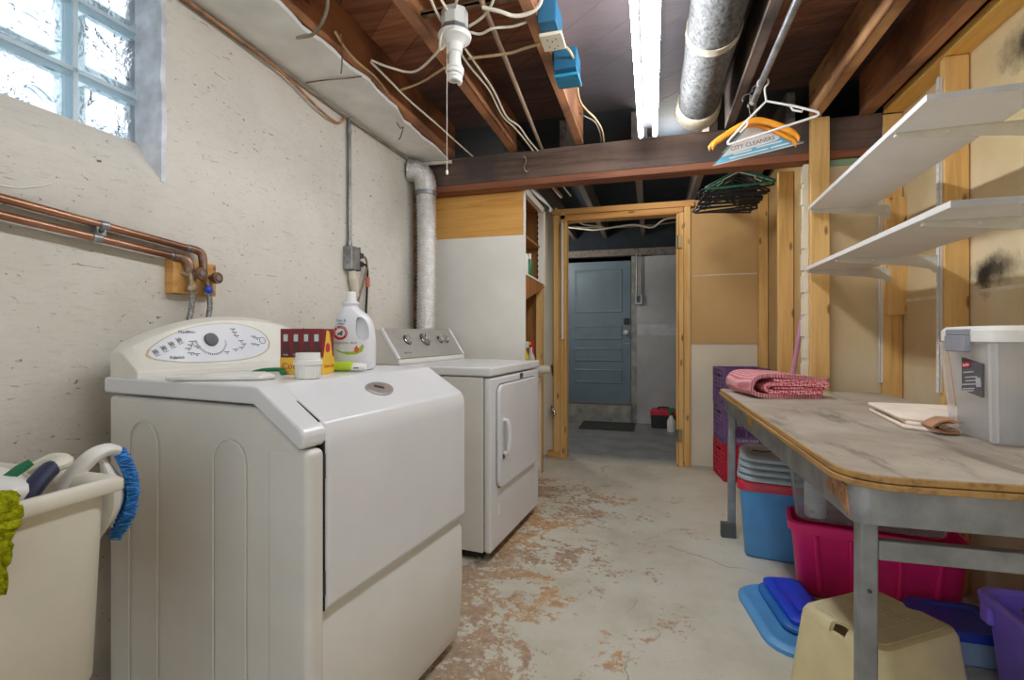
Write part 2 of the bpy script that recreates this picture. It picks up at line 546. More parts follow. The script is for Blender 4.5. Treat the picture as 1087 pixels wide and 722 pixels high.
def clear_mat(name, tint, fac, rough=.25):
    t = NT(name)
    t.col(tint); t.set(rough, 0, .5)
    tr = t.n('ShaderNodeBsdfTransparent'); tr.inputs['Color'].default_value = (.96, .97, .98, 1)
    v = t.coord()
    lw = t.n('ShaderNodeLayerWeight'); lw.inputs['Blend'].default_value = .35
    f = t.math('ADD', t.math('MULTIPLY', lw.outputs['Facing'], .35), t.math('ADD', t.math('MULTIPLY', t.noise(v, 6, 3), .06), fac))
    mx = t.n('ShaderNodeMixShader')
    tl = t.n('ShaderNodeBsdfTranslucent'); tl.inputs['Color'].default_value = lin(tint)
    m2 = t.n('ShaderNodeMixShader'); m2.inputs[0].default_value = .68
    t.l(t.b.outputs[0], m2.inputs[1]); t.l(tl.outputs[0], m2.inputs[2])
    t.l(f, mx.inputs[0]); t.l(tr.outputs[0], mx.inputs[1]); t.l(m2.outputs[0], mx.inputs[2])
    t.l(mx.outputs[0], t.out.inputs['Surface'])
    return t.m
CLEAR = clear_mat('clear_tote_plastic', (250, 251, 254), .32)
CLEAR2 = clear_mat('clear_grey_plastic', (214, 222, 230), .14)
LATCH = plain('grey_latch', (146, 150, 158), .4)
LABEL_D = plain('dark_label', (92, 90, 94), .5, var=.1, scale=30)
LABEL_G = plain('grey_label_text', (190, 190, 192), .5)
RED = plain('red_plastic', (200, 36, 62), .4, var=.06)
CRATE_R = plain('crate_red', (204, 40, 70), .5, var=.08)
CRATE_P = plain('crate_purple', (126, 96, 148), .5, var=.1)
TOTEBLUE = plain('tote_blue', (84, 156, 216), .4, var=.05)
LIDGREY = plain('lid_grey', (168, 182, 188), .4, var=.05)
DARKSHEET = plain('charcoal_sheet', (58, 58, 60), .6)
PINK = plain('tote_pink', (240, 44, 124), .38, var=.05)
LIDBLUE = plain('lid_light_blue', (92, 160, 218), .4, var=.05)
ROYAL = plain('lid_royal_blue', (36, 70, 214), .38, var=.05)
NAVYLID = plain('lid_dark_blue', (40, 66, 170), .4)
STOOL = plain('beige_plastic', (216, 202, 158), .42, var=.05, bump=.05)
STOOLTOP = plain('stool_tread', (206, 194, 156), .6, var=.08, scale=14, bump=.15, bscale=140)
PURPLE = plain('basket_purple', (146, 120, 240), .4, var=.05)
def knit_mat():
    t = NT('pink_knit')
    v = t.coord((1, 1, 1))
    w = t.n('ShaderNodeTexWave', wave_type='BANDS', bands_direction='X')
    w.inputs['Scale'].default_value = 26; w.inputs['Distortion'].default_value = 1.2; w.inputs['Detail'].default_value = 2
    t.l(v, w.inputs['Vector'])
    n = t.noise(v, 120, 3, .7)
    c = t.ramp(t.math('ADD', t.math('MULTIPLY', w.outputs['Fac'], .5), t.math('MULTIPLY', n, .5)), [(.25, (228, 136, 144)), (.55, (240, 164, 170)), (.8, (246, 188, 190))])
    t.col(c)
    t.bump(t.math('ADD', w.outputs['Fac'], n), .8, .008)
    return t.set(.95, 0, .1)
KNIT = knit_mat()
def weave_mat():
    t = NT('red_white_weave')
    v = t.coord((1, 1, 1))
    ck = t.n('ShaderNodeTexChecker'); ck.inputs['Scale'].default_value = 110
    t.l(t.coord(rot=(.5, .6, .4)), ck.inputs['Vector'])
    t.col(t.mix(ck.outputs['Fac'], (212, 80, 98), (246, 186, 190)))
    t.bump(t.noise(v, 130, 2), .5, .006)
    return t.set(.95, 0, .1)
WEAVE = weave_mat()
CLOTH = plain('cream_cloth', (242, 228, 212), .9, var=.06, bump=.1, bscale=200)
CLOTH_IN = plain('brown_lining', (188, 140, 108), .9, var=.12)
BROOM = plain('broom_pink', (222, 156, 192), .45)
SINK = plain('sink_plastic', (224, 219, 204), .42, var=.05, scale=5)
BRISTLE = plain('blue_bristle', (60, 146, 240), .6, var=.3, scale=60)
NAVYGRIP = plain('navy_grip', (46, 52, 84), .5)
GREENTAG = plain('green_label', (24, 122, 76), .5)
def fuzzy_mat():
    t = NT('lime_microfibre')
    v = t.coord()
    t.col(t.ramp(t.noise(v, 90, 4, .7), [(.3, (120, 128, 8)), (.6, (186, 190, 30)), (.8, (212, 212, 70))]))
    t.bump(t.noise(v, 110, 4, .7), 1.0, .012)
    return t.set(.95, 0, .1)
FUZZ = fuzzy_mat()
DETERG = plain('bottle_white', (228, 228, 232), .35, var=.02)
LOGO_RED = plain('emblem_red', (196, 36, 66), .5)
LEAF = plain('label_green', (166, 186, 44), .5)
DROP = plain('label_orange', (222, 96, 44), .5)
TEALINK = plain('teal_ink', (30, 120, 120), .6)
CARTON_R = plain('carton_red', (128, 22, 30), .5, var=.12)
CARTON_Y = plain('carton_yellow', (236, 190, 60), .5, var=.05)
COLA = plain('cola_brown', (84, 30, 24), .4)
CAPSIL = plain('bottle_cap_silver', (196, 206, 206), .4, .2)
LIME = plain('wipes_lime', (176, 206, 40), .35, var=.1, scale=30)
GLOVE = plain('white_glove', (234, 232, 224), .6, var=.03)
DOORBLUE = plain('slate_blue_paint', (100, 120, 134), .45, var=.06, scale=5)
MAT_DK = plain('door_mat', (58, 60, 58), .95, var=.25, scale=60, bump=.6, bscale=120)
NAVYDARK = wood('far_joist', (128, 118, 110), (84, 76, 72), 'Y', knots=False)
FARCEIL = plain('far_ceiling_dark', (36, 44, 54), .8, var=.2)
YELLOWP = plain('yellow_bottle', (226, 200, 30), .4)
GREENB = plain('green_bottle', (40, 110, 60), .3)
# ------------------------------------------------------------------ the room
struct(G().box(-2.3, 1.9, -2.6, 6.3, -.12, 0), 'floor', FLOOR)
# left wall with the window opening (sloped sill)
g = G()
WX = -1.53
g.box(-1.64, WX, 1.207, 1.40, 1.576, 2.6)
g.box(-1.78, WX, 1.40, 6.2, 0, 2.6)
g.box(-1.78, WX, -2.2, .30, 0, 2.6)
g.box(-1.78, WX, .30, 1.40, 0, 1.576)
g.box(-1.78, WX, .30, 1.207, 2.40, 2.6)
g.prism([(WX, 1.576), (-1.70, 1.576), (-1.70, 1.60), (-1.66, 1.640), (-1.625, 1.697)], 'y', .30, 1.207)
struct(g, 'wall_left', PLASTER)
g = G()
rq = random.Random(5)
zz = [1.60+.05*i for i in range(17)]
jp = [(-1.70, 1.69), (WX+.005, 1.565)]+[(WX+.006+rq.uniform(-.004, .004), z) for z in zz]+[(-1.70, 2.40)]
g.prism(jp, 'y', 1.196, 1.213)
struct(g, 'trim_1', JAMB)
# glass block window
def block_glass(name, tint, bs, strength, rough):
    t = NT(name)
    t.col(tint)
    t.b.inputs['Transmission Weight'].default_value = 1.0
    t.b.inputs['IOR'].default_value = 1.35
    if strength:
        t.bump(t.noise(t.coord((1, 1.0, .8)), bs, 3, .55, 1.4), strength, .03)
    return t.set(rough, 0, .5)
def translucent(name, c, k=.5):
    t = NT(name); t.col(c); t.set(.25, 0, .5)
    tr = t.n('ShaderNodeBsdfTransparent'); tr.inputs['Color'].default_value = lin(c)
    mx = t.n('ShaderNodeMixShader'); mx.inputs[0].default_value = k
    t.l(t.b.outputs[0], mx.inputs[1]); t.l(tr.outputs[0], mx.inputs[2]); t.l(mx.outputs[0], t.out.inputs['Surface'])
    return t.m
GL_RIM = translucent('glass_block_rim', (238, 249, 253), .74)
GL_WAVE = block_glass('glass_block_wavy', (252, 254, 255), 10, .9, .10)
MORTAR = translucent('pale_mortar', (230, 240, 245), .35)
win = tag(bpy.data.objects.new('window_1', None), 'glass block basement window set deep in the left wall', 'window', kind='structure')
COL.objects.link(win); win.location = (-1.70, .8, 1.72)
g = G()
for k in range(5): g.box(-1.680, -1.627, 1.236-.2175*k-.006, 1.236-.2175*k+.006, 1.62, 2.42)
for z in (1.633, 1.8475, 2.062, 2.2765): g.box(-1.680, -1.627, .30, 1.24, z-.006, z+.006)
g.build('mortar', MORTAR, win, world=True)
blk = None
for r, z in enumerate((1.6345, 1.849, 2.0635)):
    for k in range(4):
        y1 = 1.236-.2175*k-.006; z0 = z+.004
        yc, zc = y1-.1027, z0+.104
        O_, I_ = rrect(.1027, .104, .008, 4, yc, zc), rrect(.080, .081, .014, 4, yc, zc)
        fr = G().rings([[(x, p[0], p[1]) for p in q] for x, q in ((-1.680, O_), (-1.636, O_), (-1.631, I_), (-1.680, I_))], close=True).build('glass_block', GL_RIM, win, world=True)
        G().prism(rrect(.080, .081, .014, 4, yc, zc), 'x', -1.676, -1.638).build('wavy_pane', GL_WAVE, fr, world=True)
# ground and sky-lit wall outside the window give the glass something to bend
g = G().box(-9, -1.80, -4, 6, 1.50, 1.55)
struct(g, 'floor_outside', plain('outside_ground', (215, 218, 214), .9, var=.2, scale=2))
g = G().box(-5.2, -5.0, -4, 6, 1.5, 2.6)
struct(g, 'wall_outside', plain('outside_wall', (150, 178, 196), .9, var=.3, scale=2))

# right wall: boards behind the studs
g = G().box(1.262, 1.30, -2.2, 3.10, 0, 2.235)
wr = struct(g, 'wall_right', DRY_RIGHT)
g = G()
for a, b in ((2.54, 3.05), (1.88, 2.44), (.7, 1.80)): g.box(1.2605, 1.263, a, b, 1.236, 1.25)
g.build('joint_tape', TAPE, wr)
# short end partition and the alcove behind it
pt = struct(G().box(.835, 1.26, 3.03, 3.05, 0, 2.012), 'wall_partition', DRY_RIGHT)
g = G().box(.80, .835, 2.998, 3.045, 0, 2.0)
for k in range(16):
    z = .1+k*.12
    g.box(.794+random.uniform(-.004, .004), .82, 2.994, 3.03, z, z+.09)
g.build('ragged_edge', DRY_CREAM, pt)
G().box(.915, 1.17, 3.02, 3.034, 1.985, 2.017).build('green_board_edge', plain('green_board', (150, 180, 150), .8), pt)
struct(G().box(.862, .90, 3.05, 4.3, 0, 2.3), 'wall_alcove', DRY_SIDE)
struct(G().box(.862, .90, 3.12, 4.3, 2.3, 2.45), 'trim_4', FARCEIL)
# back wall with the framed opening
wb = G()
wb.box(-1.53, -.80, 4.22, 4.26, 0, 2.15)
wb.box(.30, .88, 4.22, 4.26, 0, 2.16)
wb = struct(wb, 'wall_back', DRY_CREAM)
G().box(.31, .86, 4.212, 4.222, 1.556, 2.16).build('tan_sheet', DRY_TAN, wb)
G().box(.31, .86, 4.212, 4.222, .996, 1.546).build('tan_sheet', DRY_TAN, wb)
G().box(.31, .86, 4.215, 4.221, 1.546, 1.556).build('joint_tape', TAPE, wb)
# rough timber frame of the opening
tr = tag(bpy.data.objects.new('trim_2', None), kind='structure'); COL.objects.link(tr); tr.location = (-.26, 4.2, 0)
for x0, x1, y0, y1 in ((-.825, -.762, 4.17, 4.26), (-.760, -.722, 4.16, 4.26), (-.722, -.708, 4.15, 4.27),
                       (.193, .207, 4.15, 4.27), (.209, .247, 4.16, 4.26), (.250, .300, 4.17, 4.26)):
    G().box(x0, x1, y0, y1, 0, 2.06 if abs(x0+.26) < .47 else 2.12).build('jamb_board', PINE_Z, tr, bevel=.003, world=True)
G().box(-.760, .245, 4.16, 4.26, 2.062, 2.10).build('header_board', PINE_X, tr, bevel=.003, world=True)
G().box(-.84, .33, 4.165, 4.26, 2.105, 2.155).build('header_board', PINE_X, tr, bevel=.003, world=True)
G().box(-.722, .207, 4.15, 4.27, 2.048, 2.060).build('header_board', PINE_X, tr, world=True)
G().box(-.88, -.76, 4.16, 4.26, 0.0, .05).build('sill_board', PINE_X, tr, bevel=.003, world=True)
for z in (1.82, .25):
    g = G().box(.190, .194, 4.148, 4.235, z-.05, z+.05)
    g.box(.205, .235, 4.1455, 4.15, z-.05, z+.05); g.tube([(.20, 4.143, z-.05), (.20, 4.143, z+.05)], .006)
    g.build('hinge', plain('hinge_brass_%d' % int(z*100), (150, 134, 96), .4, .8), tr, world=True)

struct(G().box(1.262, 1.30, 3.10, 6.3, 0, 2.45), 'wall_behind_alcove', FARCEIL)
struct(G().box(1.262, 1.30, -2.2, 3.10, 2.27, 2.45), 'trim_3', JOIST_R)
# floor boards overhead
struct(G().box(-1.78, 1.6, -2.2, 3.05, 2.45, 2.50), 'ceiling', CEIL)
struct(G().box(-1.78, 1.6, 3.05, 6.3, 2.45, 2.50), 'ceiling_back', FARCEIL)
# painted plaster strip along the left wall, broken along its edge
pts = [(-1.54, -1.2)]
y = -1.2
edge = []
while y < 2.96:
    edge.append((-1.243-.05*max(0, (y-1.9))+.012*sin(y*7)+.007*sin(y*23+1)+random.uniform(-.006, .006), y)); y += random.uniform(.012, .10)
poly = [(-1.54, -1.2)]+edge+[(-1.30, 2.99), (-1.54, 2.99)]
struct(G().prism(poly, 'z', 2.215, 2.232), 'ceiling_soffit', SOFFIT)

# joists
jl = ['old brown joist along the broken edge of the white plaster strip', 'brown joist that carries the bare spiral bulb',
      'joist beside the two blue boxes', 'dark joist hidden above the fluorescent lamp', 'brown joist between the wrapped duct and the clothes rod',
      'pale brown joist to the right of the clothes rod']
for k, x in enumerate((-1.255, -.83, -.405, .02, .445, .87)):
    solo(G().box(x-.046, x, -2.1, 2.998, 2.24, 2.45), 'ceiling_joist', [JOIST_R, JOIST_R, JOIST_R, JOIST_D, JOIST_D, JOIST_L][k], jl[k], 'joist', 'joists over the laundry', bevel=.003)
solo(G().box(1.06, 1.125, -2.1, 2.998, 2.235, 2.45), 'ceiling_joist', JOIST_R, 'reddish joist along the top of the right stud wall', 'joist', 'joists over the laundry', bevel=.003)
jb = ['dark joist past the beam over the cupboard', 'dark joist past the beam over the left door post', 'dark joist past the beam over the middle of the doorway',
      'dark joist past the beam near the right door post', 'dark joist past the beam above the dark hangers']
for k, x in enumerate((-.93, -.55, -.10, .35, .76)):
    solo(G().box(x-.023, x+.023, 3.10, 6.18, 2.26, 2.45), 'far_joist', NAVYDARK, jb[k], 'joist', 'joists past the beam')
# the beam on which they sit
bt = thing('timber_beam', 'sooty dark timber beam across the room under the joists', 'beam', (-.18, 3.05, 2.02))
G().box(-1.53, 1.168, 3.0, 3.10, 2.062, 2.24).build('beam_timber', BEAM, bt, bevel=.004, world=True)
G().box(-1.53, 1.168, 2.996, 3.104, 2.02, 2.061).build('bottom_board', BEAM_LOW, bt, bevel=.003, world=True, label='redder board along the foot of the beam')
hk = G().tube(smooth([(-.79, 2.99, 2.19), (-.775, 2.975, 2.195), (-.765, 2.985, 2.17), (-.775, 2.97, 2.13), (-.765, 2.975, 2.10), (-.75, 2.98, 2.105), (-.755, 2.99, 2.12)]), .004)
solo(hk, 'wire_hook', plain('hook_metal', (188, 176, 150), .4, .7), 'bent metal hook on the face of the dark beam', 'hook')

# right stud wall
def stud(x0, x1, y0, y1, z0, z1, label, mat=PINE_Z, extra=None, name='wall_stud'):
    g = G().box(x0, x1, y0, y1, z0, z1)
    if extra: g.box(*extra)
    return solo(g, name, mat, label, 'stud', bevel=.003)
stud(.823, .912, 2.957, 2.995, 0, 2.235, 'pine post nailed upright against the right end of the dark beam', name='pine_post')
stud(1.170, 1.258, 3.0, 3.028, 0, 2.228, 'pine stud in the corner where the shelves end', extra=(1.172, 1.262, 2.965, 3.0, 1.17, 1.78))
stud(1.172, 1.258, 2.445, 2.483, 0, 2.228, 'wide pine stud behind the middle of the white shelves')
stud(1.172, 1.258, 1.84, 1.878, 0, 2.228, 'pine stud at the right edge of the photo behind the plastic bin')
stud(1.172, 1.258, 1.235, 1.273, 0, 2.228, 'pine stud nearest the camera in the right wall')
g = G().box(1.168, 1.258, -2.0, 2.995, 2.23, 2.268)
solo(g, 'top_plate', PINE_Y, 'long yellow pine plate along the top of the right stud wall', 'plate', bevel=.003)
# posts in the alcove
stud(.772, .858, 3.43, 3.468, 0, 2.10, 'pine post on the side of the alcove behind the broom', name='pine_post')
stud(.796, .858, 4.13, 4.205, 0, 2.24, 'knotty pine post in the back corner of the alcove', name='pine_post')
# ------------------------------------------------------------------ washer
W = thing('washing_machine', 'big white front loading washer with sloping top and arched control panel', 'washing machine', (-1.425, .967, 0), radians(-7.5))
WD, WW = .705, .686            # depth (local x), width (local y)
XB, ZT, ZF = .575, .955, .868  # where the top breaks, its height, height at the front
# cabinet: sides, lower front curving in under the door
prof = [(.0, .03), (.700, .03), (.716, .09), (.724, .25), (.722, .41), (.698, .47), (.70, .815), (.565, .905), (0, .905)]
G().prism(prof, 'y', .004, WW-.004).build('cabinet', ENAMEL2, W, bevel=.012, seg=3)
# embossed arches on the side
for x0, x1, zt in ((.10, .22, .845), (.43, .54, .830)):
    pts = [(x0, -.0005, .10)]+[((x0+x1)/2-(x1-x0)/2*cos(pi*k/14), -.0005, zt-.06+(x1-x0)/2*sin(pi*k/14)) for k in range(15)]+[(x1, -.0005, .10)]
    G().tube(pts, .0022, 8).build('embossed_arch', ENAMEL2, W)
# top with its sloping front lip
prof = [(-.005, .912), (.57, .912), (.708, .822), (.722, .828), (.724, .855), (.712, ZF+.002), (XB+.01, ZT-.003), (XB-.012, ZT), (-.005, ZT)]
G().prism(prof, 'y', -.006, WW+.006).build('worktop', ENAMEL, W, bevel=.011, seg=3)
# door: wraps from the slope down over the front
def slope(x): return ZT+(ZF-ZT)*(x-XB)/(.716-XB)
dx = .006
pr = [(XB+.004, slope(XB)+.001), (.708, slope(.708)+dx), (.719, ZF-.004+dx), (.728, ZF-.022), (.730, ZF-.05), (.730, .462), (.716, .448), (.700, .45), (.702, .82), (.69, .845), (XB+.01, ZT-.02)]
door = G().prism(pr, 'y', .0560, WW-.002).build('door', ENAMEL, W, bevel=.006, seg=3)
G().prism([(XB+.02, slope(XB+.02)+.0015), (.706, slope(.706)+.0018), (.722, ZF-.03), (.722, .452), (.7, .452), (.7, .82), (XB+.02, .93)], 'y', .0523, .0562).build('door_gap', GAP, W)
for z in (.775, .515):
    G().box(.700, .724, .0515, .060, z-.028, z+.028).build('hinge', DARKGREY, W, bevel=.002)
# rounded front corner column
G().box(.60, .729, .002, .052, .05, .820).build('corner_column', ENAMEL2, W, bevel=.016, seg=4)
# badge on the slope
sl = atan2(ZF-ZT, .716-XB)
Mb = frame((XB+.074, .335, slope(XB+.074)+.007), (0, 1, 0), (-cos(sl), 0, -sin(sl)))
tri = [(.052*cos(a)*(1+.10*sin(a+.5)), .030*sin(a)) for a in [2*pi*k/28 for k in range(28)]]
bd = G().mesh(extr([tri], .006, .002), Mb).build('badge', STEEL, W)
G().mesh(extr([[(x*.82, y*.78) for x, y in tri]], .003, .0008), Mb @ Matrix.Translation((0, 0, .002))).build('badge_plate', plain('badge_taupe', (170, 156, 148), .4, .4), bd)
G().mesh(extr([rrect(.016, .005, .003)], .003, .0008), Mb @ Matrix.Translation((0, .004, .004)) @ Matrix.Rotation(-.5, 4, 'Z')).build('badge_mark', DARKGREY, bd)
# console: arched box with a slanting face
def ch(y):
    u = (y/WW-.5)*2
    return .082+.092*max(0, 1-abs(u)**2.3)**1.0
XF, XT = .135, .060
rr = []
for k in range(33):
    y = WW*k/32
    h = ch(y)
    inset = .012 if k in (0, 32) else 0
    rr.append([(.012, y, ZT-.002), (XF, y, ZT-.002), (XF, y, ZT+.016), (XF-.012, y, ZT+.026), (XT+.016, y, ZT+h-.012-inset), (XT-.012, y, ZT+h-inset), (.012, y, ZT+h-.005-inset)])
con = G().rings(rr).build('console', CONSOLE_W, W, bevel=.004)
def face(y, t, off=.001):
    h = ch(y)
    p0 = Vector((XF-.012, y, ZT+.026)); p1 = Vector((XT+.016, y, ZT+h-.012))
    n = Vector((p1.z-p0.z, 0, -(p1.x-p0.x))).normalized()
    return p0.lerp(p1, t)+n*off
def lens(off, s, name, mat, par, thick=.0025):
    g = G(); nu, nv = 40, 6
    def P(i, j, o):
        u = -1+2*i/nu
        y = .235+.187*s*u
        hw = max(0, 1-abs(u)**2.8)**.5
        lo = .47-.41*s*hw; hi = .47+.44*s*hw
        return tuple(face(y, lo+(hi-lo)*j/nv, o))
    top = [[P(i, j, off) for j in range(nv+1)] for i in range(nu+1)]
    vs = [p for r in top for p in r]
    fs = [(i*(nv+1)+j, (i+1)*(nv+1)+j, (i+1)*(nv+1)+j+1, i*(nv+1)+j+1) for i in range(nu) for j in range(nv)]
    g.add(vs, fs)
    bmesh.ops.remove_doubles(g.bm, verts=g.bm.verts[:], dist=1e-5)
    ret = bmesh.ops.extrude_face_region(g.bm, geom=g.bm.faces[:])
    for v in [e for e in ret['geom'] if isinstance(e, bmesh.types.BMVert)]:
        v.co += Vector((-.0015, 0, -.0015))
    return g.build(name, mat, par)
rim = lens(.0012, 1.06, 'panel_rim', plain('rim_line', (196, 182, 140), .5), con)
pan = lens(.0022, 1.02, 'control_panel', PRINT_PANEL, W)
def on_face(y, t, off=.003):
    y = .222+(y-.343)*.76
    p = face(y, t, off); q = face(y, t+.02, off)
    return frame(p, (0, 1, 0), q-p)
G().lathe([(.001, 0), (.021, 0), (.020, .006), (.001, .007)], n=24, M=on_face(.345, .56)).build('dial', DARKGREY, W, label='dark round dial')
g = G()
for k in range(26):                      # arc of marks round the dial
    a = pi*1.02+pi*1.0*k/25
    M = on_face(.345, .56, .0026)
    r = .047
    g.box(-.0012, .0012, -.0028, .0028, 0, .0006, M @ Matrix.Translation((r*cos(a), r*sin(a), 0)) @ Matrix.Rotation(a+pi/2, 4, 'Z'))
for k, (y, t) in enumerate(((.135, .50), (.165, .56), (.195, .62), (.225, .68))):       # cycle pictures
    M = on_face(y, t, .0026)
    M = M @ Matrix.Rotation(.35, 4, 'Z')
    for q in range(4): g.box(-.007+q*.004, -.0055+q*.004, -.010+.003*(q % 2), .008-.003*(q % 2), 0, .0006, M)
    g.box(-.008, .008, -.013, -.0115, 0, .0006, M); g.box(-.006, .006, -.001, .0005, 0, .0006, M)
for (y, t) in ((.25, .42), (.262, .50), (.27, .58), (.255, .30), (.275, .26), (.285, .44), (.45, .78), (.455, .70), (.46, .62), (.475, .5), (.485, .42), (.47, .34), (.44, .30), (.40, .25), (.54, .60), (.555, .56), (.53, .42), (.55, .40)):
    M = on_face(y, t, .0026)
    g.box(-.009, .009, -.0012, .0012, 0, .0006, M); g.box(-.002, .002, -.0065, -.0035, 0, .0008, M)
M = on_face(.58, .50, .0026)
g.tube([(.011*cos(a), .011*sin(a), 0) for a in [2*pi*k/16 for k in range(16)]], .001, 5, M, closed=True)
g.build('panel_marks', INK, pan)
G().mesh(text('MaxiRinse', .013), on_face(.262, .83, .0036)).build('panel_lettering', INK, pan)
G().mesh(text('Fabrics', .014), on_face(.200, .22, .0036)).build('panel_lettering', INK, pan)
# foot
for x, y in ((.08, .06), (.62, .06), (.62, WW-.06), (.08, WW-.06)):
    G().lathe([(.001, 0), (.02, 0), (.018, .012), (.010, .014), (.010, .04), (.001, .04)], (x, y, 0), 14).build('foot', BLACK, W)

# ------------------------------------------------------------------ dryer
D = thing('clothes_dryer', 'white dryer with grey slanted control panel, beyond the washer', 'dryer', (-1.412, 2.196, 0), radians(-5))
DD, DW, DZ = .70, .735, .915
G().box(.01, .655, .006, DW-.006, .045, .868).build('cabinet', ENAMEL2, D, bevel=.006)
fp = G().box(.658, .695, .006, DW-.006, .045, .866).build('front_panel', ENAMEL, D, bevel=.014, seg=4)
G().box(.0, DD, 0, DW, .872, DZ).build('worktop', ENAMEL, D, bevel=.010, seg=3)
G().box(.05, .64, .03, DW-.03, .012, .05).build('plinth', GAP, D)
for x, y in ((.62, .05), (.62, DW-.05), (.06, .05), (.06, DW-.05)):
    G().lathe([(.001, 0), (.017, 0), (.016, .012), (.009, .014), (.009, .05), (.001, .05)], (x, y, 0), 14).build('foot', DULLSTEEL, D)
# door recess line and door
MX = frame((.695, DW/2, .0), (0, 1, 0), (0, 0, 1))
def mx(o): return MX @ Matrix.Translation((0, 0, o))
dcx, dcz, dhx, dhz = -.004, .578, .288, .247
G().mesh(extr([rrect(dhx+.006, dhz+.006, .05, 6, dcx, dcz)], .004, .001), mx(.0)).build('door_gap', plain('door_shadow_gap', (120, 120, 122), .6), D)
dd = G().mesh(extr([rrect(dhx, dhz, .046, 6, dcx, dcz)], .022, .006), mx(.007)).build('door', ENAMEL, D)
G().mesh(extr([rrect(.02, .095, .018, 6, dcx-dhx+.055, dcz-.01)], .004, .0015), mx(.0185)).build('handle_recess', plain('recess_white', (206, 206, 208), .4), dd)
hd = G().tube(smooth([(dcx-dhx+.05, dcz+.075, .018), (dcx-dhx+.05, dcz+.068, .040), (dcx-dhx+.055, dcz, .046), (dcx-dhx+.05, dcz-.078, .040), (dcx-dhx+.05, dcz-.085, .018)]), .010, 10, MX)
hd.build('handle', ENAMEL, dd)
G().mesh(extr([rrect(.010, .012, .004, 3, dcx-dhx+.045, dcz-.098)], .004, .001), mx(.020)).build('handle_foot', DARKGREY, dd)
for z in (dcz+.17, dcz-.14): G().box(-.005, .005, -.028, .028, 0, .012, MX @ Matrix.Translation((dcx+dhx+.004, z, .002))).build('hinge', DULLSTEEL, D, bevel=.002)
bd = G().mesh(extr([rrect(.022, .014, .003, 3, .055, .846)], .003, .0008), mx(.001)).build('badge', DARKGREY, D, label='small dark badge')
G().box(-.017, .017, -.0035, -.0025, 0, .0006, mx(.0026) @ Matrix.Translation((.055, .843, 0))).build('badge_line', LABEL_G, bd)
G().mesh(extr([rrect(.014, .024, .004, 3, -.262, .225)], .003, .0008), mx(.001)).build('sticker', PAPER_W, D)
# slanted console
pr = [(.004, DZ), (.20, DZ), (.20, DZ+.018), (.185, DZ+.030), (.085, DZ+.178), (.070, DZ+.186), (.02, DZ+.186), (.004, DZ+.17)]
G().prism(pr, 'y', .004, DW-.004).build('console', ENAMEL2, D, bevel=.008, seg=3)
p0 = Vector((.186, DW/2, DZ+.030)); p1 = Vector((.084, DW/2, DZ+.182))
MC = frame((p0+p1)/2, (0, 1, 0), p1-p0)
hl = (p1-p0).length/2
cp = G().mesh(extr([rrect(DW/2-.018, hl+.002, .018, 5)], .010, .003), MC @ Matrix.Translation((0, 0, .001))).build('control_panel', STEEL, D, label='brushed grey control panel')
for e in (-1, 1):
    G().mesh(extr([rrect(.010, hl+.006, .008, 4, e*(DW/2-.011), 0)], .022, .005), MC).build('console_end', ENAMEL, D)
for k, (y, r) in enumerate(((-.19, .023), (-.01, .031), (.165, .020), (.238, .020))):
    kb = G().lathe([(.001, 0), (r*1.12, 0), (r*1.1, .004), (r, .006), (r*.92, .026), (r*.8, .03), (.001, .03)], n=26, M=MC @ Matrix.Translation((y, .018, .006))).build('knob', CHROME, D)
    G().lathe([(.001, 0), (r*.72, 0), (r*.7, .002), (.001, .002)], n=22, M=MC @ Matrix.Translation((y, .018, .0355))).build('knob_face', STEEL, kb)
    G().lathe([(r*1.12, 0), (r*1.36, 0), (r*1.36, .001), (r*1.12, .001)], n=26, M=MC @ Matrix.Translation((y, .018, .0062))).build('knob_surround', DARKGREY, kb)
G().mesh(text('MAYTAG', .016), MC @ Matrix.Translation((-.25, -.062, .0062))).build('panel_lettering', INK, cp)

# ------------------------------------------------------------------ dryer vent
v = thing('dryer_vent_duct', 'crinkled silver foil vent duct rising from behind the dryer', 'duct', (-1.42, 2.90, .95))
pts = []; rs = []
z = .92
i = 0
while z < 2.0:
    pts.append((-1.415-.0*z+.004*sin(z*5), 2.895, z)); rs.append(.066 if i % 2 else .058); z += .012; i += 1
G().tube(pts, rs, 20).build('foil_hose', FOIL, v, ang=80, world=True)
G().tube(smooth([(-1.418, 2.895, 1.985), (-1.42, 2.895, 2.05), (-1.435, 2.89, 2.10), (-1.47, 2.88, 2.132), (-1.527, 2.86, 2.14)], 5), [.069]*4+[.071, .068]*8+[.07], 22).build('elbow', FOIL, v, world=True)
G().tube([(-1.418, 2.895, 1.975), (-1.418, 2.895, 2.0)], .072, 20).build('clamp_band', GALV, v, world=True)
# ------------------------------------------------------------------ things on the washer
TOP = .956
